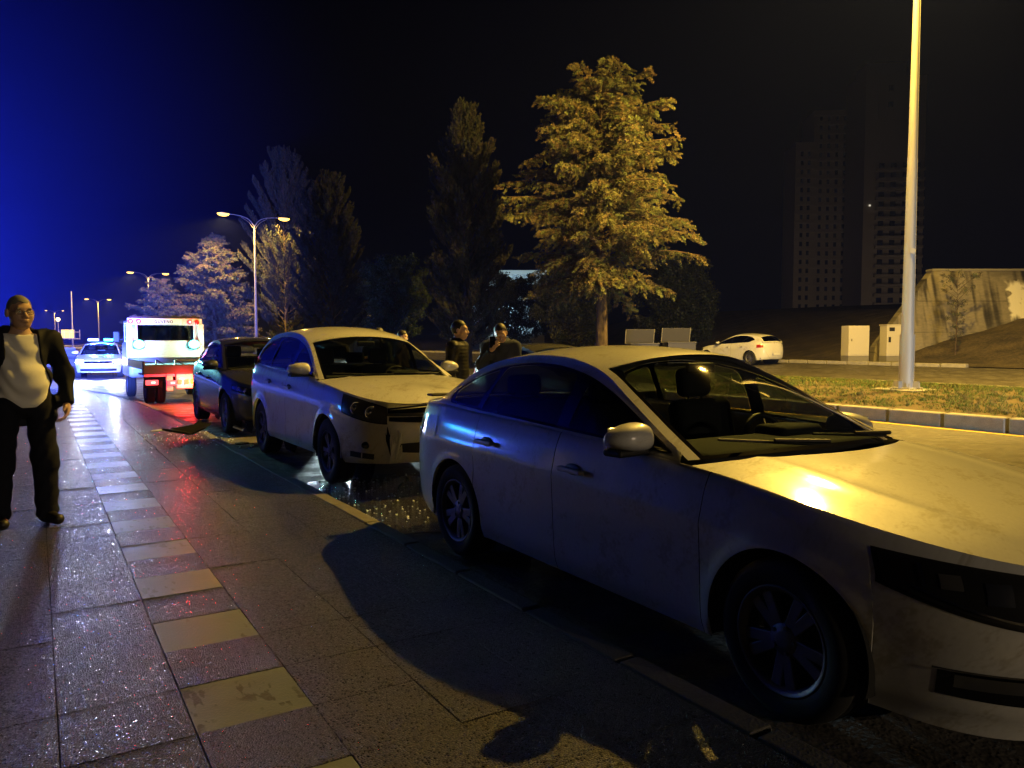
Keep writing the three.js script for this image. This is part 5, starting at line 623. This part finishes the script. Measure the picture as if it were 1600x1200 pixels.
function person(o) {
  const t = thing('person', o.label, 'person', o.pos, o.turn), b = o.belly ?? 0, J = { lS: [0.185, 1.41, -0.01], rS: [-0.185, 1.41, -0.01], lE: [0.25, 1.14, -0.03], rE: [-0.25, 1.14, -0.03], lW: [0.26, 0.89, 0.05], rW: [-0.26, 0.89, 0.05], lH: [0.095, 0.93, 0], rH: [-0.095, 0.93, 0], lK: [0.12, 0.50, 0.015], rK: [-0.12, 0.50, 0.015], lA: [0.13, 0.085, -0.02], rA: [-0.13, 0.085, -0.02], head: [0, 1.625, 0.02], ...o.joints };
  t.scale.setScalar(o.scale ?? 1); const c = o.cell ?? 0.013, legs = (e, f = 0) => ['l', 'r'].flatMap((s) => [cone(J[s + 'H'], J[s + 'K'], 0.088 + e, 0.06 + e + f), cone(J[s + 'K'], J[s + 'A'], 0.058 + e + f, 0.04 + e + f * 1.4)]);
  const torso = (e) => [ell([0, 1.30, 0.0], [0.165 + e, 0.20 + e, 0.105 + e]), ell([0, 1.10, 0.012 + b * 0.35], [0.15 + e + b * 0.45, 0.17 + e, 0.105 + e + b * 0.75]), ell([0, 0.965, 0.0], [0.165 + e + b * 0.25, 0.12 + e, 0.11 + e + b * 0.25]), cone(J.lS, J.rS, 0.062 + e, 0.062 + e)], arms = (e) => ['l', 'r'].flatMap((s) => [cone(J[s + 'S'], J[s + 'E'], 0.055 + e, 0.044 + e), cone(J[s + 'E'], J[s + 'W'], 0.042 + e, 0.029 + e)]);
  // body: one mesh with head and hands joined on
  const neck = cone([0, 1.44, -0.015], [J.head[0] * 0.85, J.head[1] - 0.07, J.head[2] - 0.015], 0.062 + b * 0.12, 0.054 + b * 0.12);
  const bodyG = netMesh(blend([...torso(-0.014), ...arms(-0.006), ...legs(-0.01), neck], 0.045), [-0.5, 0.02, -0.35], [0.5, 1.62, 0.6], c * 1.25), hd = netMesh(headField(o.fat ?? 0), [-0.11, -0.14, -0.13], [0.11, 0.15, 0.14], o.headCell ?? 0.0045);
  const place = (g) => { g.rotateX(o.nod ?? 0); g.rotateZ(o.tip ?? 0); g.rotateY(o.look ?? 0); return g.translate(...J.head); }, gs = [bodyG, place(hd)];
  if (o.hands !== false) for (const [s, k] of [['l', 1], ['r', -1]]) { const W = V(...J[s + 'W']), E = V(...J[s + 'E']), d = W.clone().sub(E).normalize(); gs.push(handGeo(W.clone().addScaledVector(d, 0.005), d, V(...(o.palm?.[s] || [-k, 0, -0.2])), V(...(o.thumb?.[s] || [0, 0, 1])), o.curl?.[s] ?? 0.35)); }
  part('body', gs, M.skin, t);
  if (o.eyes !== false) for (const s of [-1, 1]) { const e = part('eye', place(new THREE.SphereGeometry(0.0125, 12, 8).translate(s * 0.031, 0.004, 0.0805)), M.eye, t); part('iris', place(new THREE.SphereGeometry(0.006, 10, 6).translate(s * 0.031, 0.004, 0.0885)), M.iris, e); part('eyebrow', place(rbox(0.036, 0.007, 0.008, 0.003).rotateZ(-s * 0.08).translate(s * 0.034, 0.030, 0.094)), o.hairM || M.hairDark, t); }
  const hairCut = o.hairline ?? ((x, y, z) => lerp(-0.045, 0.072, smooth(-0.03, 0.055, z)) - y + 0.012 * Math.sin(x * 90) * Math.sin(z * 80));
  part('hair', place(netMesh(clip(carve(HEAD.skull(o.hairT ?? 0.007), HEAD.skull(-0.004), 0.002), hairCut), [-0.1, -0.12, -0.13], [0.1, 0.16, 0.13], 0.006)), o.hairM || M.hairDark, t);
  // clothes
  const tr = netMesh((() => { const f = blend([...legs(0.012, 0.018), ell([0, 0.955, 0], [0.172 + b * 0.25, 0.12, 0.118 + b * 0.25])], 0.05); return clip((x, y, z) => f(x, y, z) + fold(y, x, z, 0.006), (x, y, z) => Math.max(y - 1.02, 0.045 - y)); })(), [-0.42, 0.03, -0.3], [0.42, 1.06, 0.35], c); part('trousers', tr, o.trousers, t);
  if (o.shirt) { const f = blend(torso(0.006), 0.05); part('shirt', netMesh(clip((x, y, z) => f(x, y, z) + fold(y * 0.8, x * 0.7, z, 0.008), (x, y, z) => Math.max((o.shirtLow ?? 0.93) - y + 0.02 * Math.cos(x * 6), y - 1.475 + 0.25 * Math.max(0, z))), [-0.4, 0.85, -0.3], [0.4, 1.5, 0.45], c), o.shirt, t); }
  const jl = o.jacketLow ?? 0.86, jf = blend([...torso(0.024), ...arms(0.022), ell([0, 0.93 - (o.flap ?? 0), -0.005], [0.185 + b * 0.35 + (o.flap ?? 0), 0.12 + (o.flap ?? 0), 0.13 + b * 0.3]), cone([0, 1.44, -0.02], [0, 1.50, -0.02], 0.082, 0.078)], 0.05); let jj = (x, y, z) => jf(x, y, z) + (o.quilt ? 0.003 * Math.abs(Math.sin(y * 70)) : fold(y * 0.6, x, z, 0.012));
  jj = clip(jj, (x, y, z) => { let v = Math.max(jl - y, y - 1.53); for (const s of ['l', 'r']) { const W = J[s + 'W']; if (Math.hypot(x - W[0], y - W[1], z - W[2]) < 0.13) v = Math.min(v, -0.01); } return v; });
  { const hole = (x, y, z) => Math.max(Math.hypot(x, z + 0.012) - 0.066, 1.47 - y); jj = carve(jj, hole, 0.004); } for (const s of ['l', 'r']) { const W = V(...J[s + 'W']), d = W.clone().sub(V(...J[s + 'E'])).normalize(); const pl = (x, y, z) => (x - W.x) * d.x + (y - W.y) * d.y + (z - W.z) * d.z; jj = carve(jj, (x, y, z) => Math.max(Math.hypot(x - W.x, y - W.y, z - W.z) - 0.12, -pl(x, y, z) + (o.cuff ?? 0)), 0.003); }
  if (o.open) jj = carve(jj, (x, y, z) => Math.max(Math.abs(x + 0.01) - (o.open + 0.10 * smooth(1.35, 0.95, y)), -z + 0.02), 0.008);
  part('jacket', netMesh(jj, [-0.48, 0.72, -0.34], [0.48, 1.56, 0.6], c), o.jacket, t);
  if (o.hood) part('hood', netMesh(carve(blend([ell([0, 1.47, -0.07], [0.15, 0.085, 0.09]), ell([0.08, 1.46, 0.0], [0.06, 0.05, 0.08]), ell([-0.08, 1.46, 0.0], [0.06, 0.05, 0.08])], 0.05), ell([0, 1.56, 0.0], [0.09, 0.09, 0.09])), [-0.25, 1.3, -0.25], [0.25, 1.62, 0.2], 0.01), o.jacket, t);
  for (const s of ['l', 'r']) { const A = J[s + 'A'], k = s === 'l' ? 1 : -1; part('shoe', netMesh(clip(blend([cone([A[0], 0.055, A[2] - 0.03], [A[0] + k * 0.02, 0.045, A[2] + 0.17], 0.05, 0.042), cone([A[0], 0.05, A[2] - 0.02], [A[0], 0.11, A[2]], 0.05, 0.046)], 0.03), (x, y) => 0.002 - y), [A[0] - 0.12, -0.01, A[2] - 0.14], [A[0] + 0.12, 0.17, A[2] + 0.26], 0.01), M.shoe, t); }
  if (o.glasses) { const gs2 = []; for (const s of [-1, 1]) gs2.push(new THREE.TorusGeometry(0.024, 0.0022, 6, 20).scale(1.12, 0.8, 1).translate(s * 0.034, 0.004, 0.104), rod(V(s * 0.06, 0.01, 0.10), V(s * 0.083, 0.006, 0.0), 0.002)); gs2.push(rod(V(-0.01, 0.008, 0.106), V(0.01, 0.008, 0.106), 0.0022)); const gl = part('glasses', place(merge(gs2)), M.chrome, t); for (const s of [-1, 1]) part('spectacle_lens', place(new THREE.CircleGeometry(0.024, 16).scale(1.1, 0.78, 1).translate(s * 0.034, 0.004, 0.104)), M.clearLens, gl); }
  return t;
}
M.shoe = mat(0.012, 0.011, 0.011, 0.5);
const YAW = 31.7 * Math.PI / 180;
person({ label: 'stout man in white t-shirt and open dark jacket at the left edge', pos: [-0.10, PAVE_Y, -6.85], turn: 0.30, scale: 0.985, belly: 0.055, fat: 0.010, trousers: cloth(0.010, 0.011, 0.02), shirt: cloth(0.8, 0.8, 0.8), shirtLow: 0.885, jacket: cloth(0.010, 0.012, 0.022, 0.7), open: 0.11, jacketLow: 0.76, flap: 0.06, hairM: M.hairGrey, hairT: 0.005, glasses: true, look: 0.05, cuff: 0.015,
  joints: { lE: [0.315, 1.15, -0.05], lW: [0.29, 0.93, 0.06], rE: [-0.315, 1.15, -0.05], rW: [-0.31, 0.92, 0.06], lS: [0.21, 1.41, -0.01], rS: [-0.21, 1.41, -0.01], lH: [0.11, 0.93, 0], rH: [-0.11, 0.93, 0], lK: [0.13, 0.50, 0.05], lA: [0.14, 0.085, 0.02], rK: [-0.15, 0.50, -0.02], rA: [-0.16, 0.085, -0.08] }, curl: { l: 0.55, r: 0.5 } });
person({ label: 'dark-haired man in black quilted jacket standing in profile beyond the white SUV', pos: [4.60, 0, -8.76], turn: 0.75, scale: 1.0, look: 0.15, trousers: cloth(0.012, 0.012, 0.015), jacket: mat(0.010, 0.010, 0.012, 0.5, 0, { specularIntensity: 0.5 }), quilt: true, jacketLow: 0.84 });
person({ label: 'man in grey-blue hooded jacket bowing his head over a phone beside the quilted jacket', pos: [5.35, 0, -8.95], turn: -0.55, scale: 1.0, nod: 0.42, tip: 0.14, look: -0.1, hood: true, trousers: cloth(0.012, 0.012, 0.015), jacket: cloth(0.035, 0.042, 0.07), jacketLow: 0.86,
  joints: { head: [0.0, 1.595, 0.06], rE: [-0.27, 1.15, 0.05], rW: [-0.13, 1.36, 0.18], lE: [0.25, 1.14, -0.02], lW: [0.16, 1.16, 0.2] }, palm: { r: [0.5, 0, -1], l: [-0.3, 1, 0] }, thumb: { r: [0, 0.3, -1], l: [0, 1, 0.3] }, curl: { l: 0.5, r: 0.6 } });
{ const ph = thing('mobile_phone', 'dark mobile phone held up by the hooded man', 'phone', [5.35, 1.415, -8.95], -0.55); part('case', rbox(0.072, 0.15, 0.01, 0.006, -0.11, 0.06, 0.225), M.gloss, ph); }
person({ label: 'left of the two people whose heads show above the white SUV roof', pos: [5.40, 0, -13.4], turn: -1.2, scale: 0.99, cell: 0.02, headCell: 0.007, trousers: cloth(0.012, 0.012, 0.015), jacket: cloth(0.02, 0.025, 0.03), hairT: 0.008 });
person({ label: 'right of the two people whose heads show above the white SUV roof', pos: [6.1, 0, -14.0], turn: 0.9, scale: 0.97, cell: 0.02, headCell: 0.007, nod: 0.2, trousers: cloth(0.012, 0.012, 0.015), jacket: cloth(0.03, 0.02, 0.02) });
// ---------------------------------------------------------------- buildings and far lights
M.facade = mat(0.33, 0.29, 0.24, 0.9); M.facadeDark = M.facade; M.pane = mat(0.02, 0.02, 0.025, 0.15, 0, { clearcoat: 1 });
const YAWT = -31.7 * Math.PI / 180;
{ // stepped block of flats, left of the two towers
  const t = thing('tower_block', 'dark stepped block of flats with rows of windows, left of the taller tower', 'building', [230, 0, -174], -0.62), fl = 3.0;
  const wing = (x0, x1, H, z) => { part('wall', [box(x1 - x0, H, 14, (x0 + x1) / 2, H / 2, z)], M.facadeDark, t); const n = Math.floor(H / fl); for (let k = 3; k < n; k++) { part('floor_band', box(x1 - x0 + 0.5, 0.7, 0.6, (x0 + x1) / 2, k * fl + 2.4, z + 7.3), M.facade, t); const c = Math.max(2, Math.round((x1 - x0) / 3)); for (let i = 0; i < c; i++) { const x = lerp(x0 + 1, x1 - 1, (i + 0.5) / c), p = part('window', box(0.9, 1.5, 0.2, x, k * fl + 1.2, z + 7.05), M.pane, t); if (i % 2 === 0) part('window_frame', [box(0.9, 2.2, 0.25, x + 1.0, k * fl + 1.1, z + 7.1)], M.facade, p); } } };
  wing(-8.5, -2, 68, 0); wing(-2, 13, 79, -2);
}
{ // the taller tower beside it
  const t = thing('tower_block', 'tallest dark tower with long balcony bands, behind the near lamp post', 'building', [236, 0, -151], -0.62), fl = 3.0, H = 84;
  part('wall', [box(17, H, 16, -0.5, H / 2, 0), box(12, 5, 10, -3, H + 2.5, 0)], M.facadeDark, t); part('end_wall', [box(1.5, H + 2, 16.6, -9.7, H / 2 + 1, 0)], M.facade, t); part('upper_wall', box(14, 13, 0.5, 0.4, H - 7, 8.3), M.facade, t);
  for (let k = 3; k < 19; k++) { const b = part('balcony', box(14.5, 0.9, 1.4, 0.4, k * fl + 1.0, 8.7), M.facade, t); for (let i = 0; i < 4; i++) part('window', box(1.6, 1.6, 0.2, -5 + i * 3.6, k * fl + 2.4, 8.05), M.pane, t); }
  part('lit_window', box(0.5, 0.5, 0.2, -8.6, 44, 8.6), glow(new THREE.Color(1, 0.9, 0.7), 0.8), t);
  for (let i = 0; i < 4; i++) part('window', box(1.4, 1.6, 0.3, [-3, -3, 5, 5][i], H - 4 - (i % 2) * 5, 8.6), M.pane, t);
}
for (const [x, z, l] of [[170, -150, 'added lamp that brightens the stepped flats, hidden by trees'], [195, -112, 'added lamp that brightens the tallest tower, hidden by the wall']]) { const t = thing('added_far_lamp', l, 'street lamp', [x, 0, z], 0, 'added far lamps'); part('pole', cyl(0.12, 0.08, 5, 8), M.galv, t); const h = part('lamp_head', rbox(0.9, 0.2, 0.4, 0.08, -0.5, 5.1, 0), M.lampBody, t); part('lamp_lens', rbox(0.44, 0.06, 0.3, 0.03, -0.5, 4.98, 0), glow(SODIUM, 10), h); pointLamp(t, new THREE.Color(1, 0.72, 0.4), x > 180 ? 420 : 230, -0.5, 4.7, 0, 6); }  // unseen lamps added to brighten the two towers
{ // floodlit villa seen through the conifers
  const t = thing('floodlit_building', 'pale floodlit building with columns showing between the conifers', 'building', [49.5, 2.2, -81.5], -0.55), W1 = mat(0.62, 0.66, 0.70, 0.8);
  part('wall', [box(9, 7.4, 6, 0, 3.7, -3.2)], mat(0.35, 0.38, 0.42, 0.9), t); part('basement', box(9.4, 3.4, 6.4, 0, -1.7, -3.1), M.facadeDark, t); part('roof', [box(10, 0.5, 7, 0, 7.7, -3)], W1, t);
  for (const x of [-2.6, -1.2, 0.4, 1.7, 3.2]) part('column', [cyl(0.28, 0.24, 7.0, 16, x, 0.2, 0.1), rbox(0.8, 0.3, 0.8, 0.05, x, 7.3, 0.1), rbox(0.8, 0.3, 0.8, 0.05, x, 0.3, 0.1)], W1, t);
  for (const [x, y] of [[-1.9, 4.6], [1.0, 4.6], [2.5, 4.6], [-1.9, 1.5], [1.0, 1.5]]) { const w = part('window', box(0.8, 1.9, 0.14, x, y + 0.5, -0.22), M.pane, t); part('window_arch', new THREE.TorusGeometry(0.5, 0.1, 6, 16, Math.PI).translate(x, y + 1.4, -0.15), W1, w); }
  part('balcony', [rbox(6.4, 0.22, 1.2, 0.04, 0.3, 3.6, 0.4), ...range(-2.7, 3.3, 16).map((x) => cyl(0.06, 0.06, 0.8, 6, x, 3.7, 0.9)), rbox(6.4, 0.1, 0.16, 0.03, 0.3, 4.55, 0.9)], W1, t);
  const fl = part('flood_lamp', rbox(0.5, 0.3, 0.3, 0.05, 0.4, 0.3, 6.0), M.trim, t); part('lamp_lens', rbox(0.4, 0.2, 0.02, 0.01, 0.4, 0.36, 5.84), glow(new THREE.Color(0.6, 0.9, 1), 8), fl); spotLamp(t, new THREE.Color(0.55, 0.86, 1.0), 260, [0.4, 0.6, 5.7], [0.2, 4.4, 0], 0.9, 0.5, 4);
}
{ // dark block with lit roof lettering
  const t = thing('roof_sign_building', 'dark building behind the pale cedar, lit white letters and a red lamp on its roof', 'building', [33.2, 0, -179.5], -0.35);
  part('wall', box(16, 17, 10, 6, 8.5, -5), mat(0.06, 0.06, 0.07, 0.9), t);
  const G = glow(new THREE.Color(0.75, 0.95, 1.0), 3.0); const tg = (s, size, x, y) => { const g = new TextGeometry(s, { font, size, depth: 0.15, curveSegments: 4 }); return g.translate(x, y, 0.2); };
  part('sign_letters', [tg('RA', 1.05, -1.2, 18.0)], G, t); part('sign_letters', [tg('‹', 0.8, 0.25, 18.1), tg('O', 1.05, 0.75, 18.0)].filter((g) => g.attributes.position.count > 0), G, t); part('sign_frame', [box(3.4, 0.1, 0.1, 0.1, 17.8, 0.1), box(0.1, 1.2, 0.1, -1, 17.4, 0.1), box(0.1, 1.2, 0.1, 1.4, 17.4, 0.1)], M.trim, t);
  const mast = part('mast', cyl(0.06, 0.04, 4.0, 6, -0.7, 17, 0), M.galv, t); part('warning_lamp', new THREE.SphereGeometry(0.22, 10, 8).translate(-0.7, 21.1, 0), glow(new THREE.Color(1, 0.05, 0.1), 8), mast);
  const C = glow(new THREE.Color(0.2, 0.95, 1.0), 1.6); part('small_sign', [box(0.4, 0.8, 0.1, 3.6, 15.6, 0.1)], C, t); part('small_sign', [box(0.9, 0.5, 0.1, 5.2, 15.4, 0.1)], C, t);
}
{ // lit yellow board on a lattice frame, far down the street
  const t = thing('lit_board', 'lit yellow advertising board in a pale frame far down the street', 'sign', [3.9, 0, -138], 0);
  part('post', [cyl(0.12, 0.10, 9.2, 8, 1.0, 0, -0.2)], M.galv, t); part('board', rbox(1.7, 1.3, 0.16, 0.05, 0.35, 2.6, 0), glow(new THREE.Color(1, 0.72, 0.12), 1.6), t).name = 'board_light';
  part('frame', [box(2.9, 0.08, 0.1, 0.6, 1.85, 0.1), box(2.9, 0.06, 0.1, 0.6, 2.9, 0.1), ...range(-0.8, 2.0, 4).map((x) => box(0.06, 1.5, 0.1, x, 2.5, 0.1))], mat(0.7, 0.66, 0.55, 0.7), t);
}
for (const [x, z, y, k, l] of [[-1.0, -130, 4.6, 22, 'bright yellow lamp left of the lit board'], [3.3, -150, 4.9, 9, 'small white lamp above the lit board']]) { const t = thing('far_lamp', l, 'street lamp', [x, 0, z], 0, 'far small lamps'); part('pole', cyl(0.08, 0.05, y, 6), M.galv, t); part('lamp_globe', new THREE.SphereGeometry(0.3, 14, 10).translate(0, y + 0.2, 0), glow(new THREE.Color(1, 0.75, 0.3), k), t); pointLamp(t, new THREE.Color(1, 0.7, 0.3), 120, 0, y + 0.2, 0, 4); }
{ // low wall and hedge line beyond the side street
  const t = thing('low_wall', 'low pale boundary wall beyond the side street, left of the patrol car', 'wall', [-9, 0, -52], 0.05); part('wall', [box(22, 1.0, 0.3, 0, 0.5, 0)], M.kerbDark, t); part('coping', rbox(22, 0.1, 0.42, 0.02, 0, 1.055, 0), M.kerb, t);
}
// ---------------------------------------------------------------- debris of the collision
{
  const shardM = mat(0.007, 0.007, 0.008, 0.95, 0, { specularIntensity: 0.15 }), piece = (label, x, z, y, pts, th, rot, m, cat) => { const t = thing('bumper_fragment', label, 'debris', [x, y, z], rot[1], 'broken pieces on the ground'); const s = new THREE.Shape(pts.map((p) => new THREE.Vector2(...p))), g = new THREE.ExtrudeGeometry(s, { depth: th, bevelEnabled: true, bevelSize: 0.006, bevelThickness: 0.006, bevelSegments: 1 }).rotateX(-Math.PI / 2); const p = g.attributes.position; for (let i = 0; i < p.count; i++) p.setY(i, p.getY(i) + 0.10 * Math.sin(p.getX(i) * 4) ** 2 + 0.05 * Math.sin(p.getZ(i) * 7) ** 2); g.computeVertexNormals(); part('fragment', g, m, t).rotation.set(rot[0], 0, rot[2]); return t; };
  piece('large black bumper fragment lying across the kerb near the dark hatchback', 1.85, -12.1, PAVE_Y + 0.02, [[-0.32, -0.10], [-0.1, -0.16], [0.02, -0.09], [0.2, -0.13], [0.40, -0.02], [0.30, 0.06], [0.33, 0.13], [0.05, 0.08], [-0.12, 0.17], [-0.2, 0.09], [-0.36, 0.06]], 0.02, [0.18, 0.5, 0.05], shardM);
  piece('pale plastic fragment on the pavement beside the black bumper piece', 1.55, -12.7, PAVE_Y + 0.01, [[-0.12, -0.04], [0.1, -0.05], [0.13, 0.03], [-0.08, 0.05]], 0.012, [0.05, 0.2, 0], M.whiteB);
  piece('white trim strip lying in the gutter beside the dark hatchback', 2.75, -12.9, 0.02, [[-0.5, -0.07], [0.45, -0.09], [0.5, 0.05], [-0.46, 0.08]], 0.015, [0.3, 1.3, 0], M.whiteB);
  piece('small grey fragment in the gutter near the white SUV', 2.45, -11.3, 0.012, [[-0.1, -0.04], [0.1, -0.03], [0.07, 0.05], [-0.07, 0.05]], 0.012, [0.1, 0.4, 0], M.alloyDark);
  const glassM = mat(0.8, 0.9, 0.95, 0.05, 0.0, { clearcoat: 1 }), gs = []; for (let i = 0; i < 420; i++) { const near = rnd() < 0.55, x = near ? rr(2.3, 3.8) : rr(1.2, 2.6), z = near ? rr(-8.0, -5.6) : rr(-13.2, -10.6), s = rr(0.006, 0.018), y = (x < 2.2 ? PAVE_Y : 0) + s * 0.5; const g = new THREE.TetrahedronGeometry(s).rotateX(rr(0, 6)).rotateY(rr(0, 6)).translate(x, y, z); gs.push(g); }
  const sh = shadows(new THREE.Mesh(merge(gs), glassM)); sh.name = 'glass_shards'; sh.userData = { kind: 'stuff', label: 'scattered glass crumbs on the road between the crashed cars', category: 'glass' }; scene.add(sh);
}
{ // wet patch of spilled coolant between the two white cars
  const pts = []; for (let i = 0; i < 64; i++) { const a = i / 64 * Math.PI * 2, r = 1 + 0.16 * Math.sin(a * 3 + 1) + 0.08 * Math.sin(a * 7) + 0.05 * Math.sin(a * 11 + 2); pts.push([3.05 + Math.cos(a) * 0.95 * r, 6.6 + Math.sin(a) * 1.35 * r]); }
  const g = new THREE.ShapeGeometry(new THREE.Shape(pts.map((p) => new THREE.Vector2(p[0], p[1])))).rotateX(-Math.PI / 2).translate(0, 0.005, 0); metric(g, 0.9); const o = structure('puddle', g, mat(0.02, 0.02, 0.022, 0.12, 0, { bumpMap: asphaltBump, bumpScale: 0.03, ior: 1.33 })); o.userData.label = 'wet patch on the asphalt between the two white cars';
}
renderer.render(scene, camera);
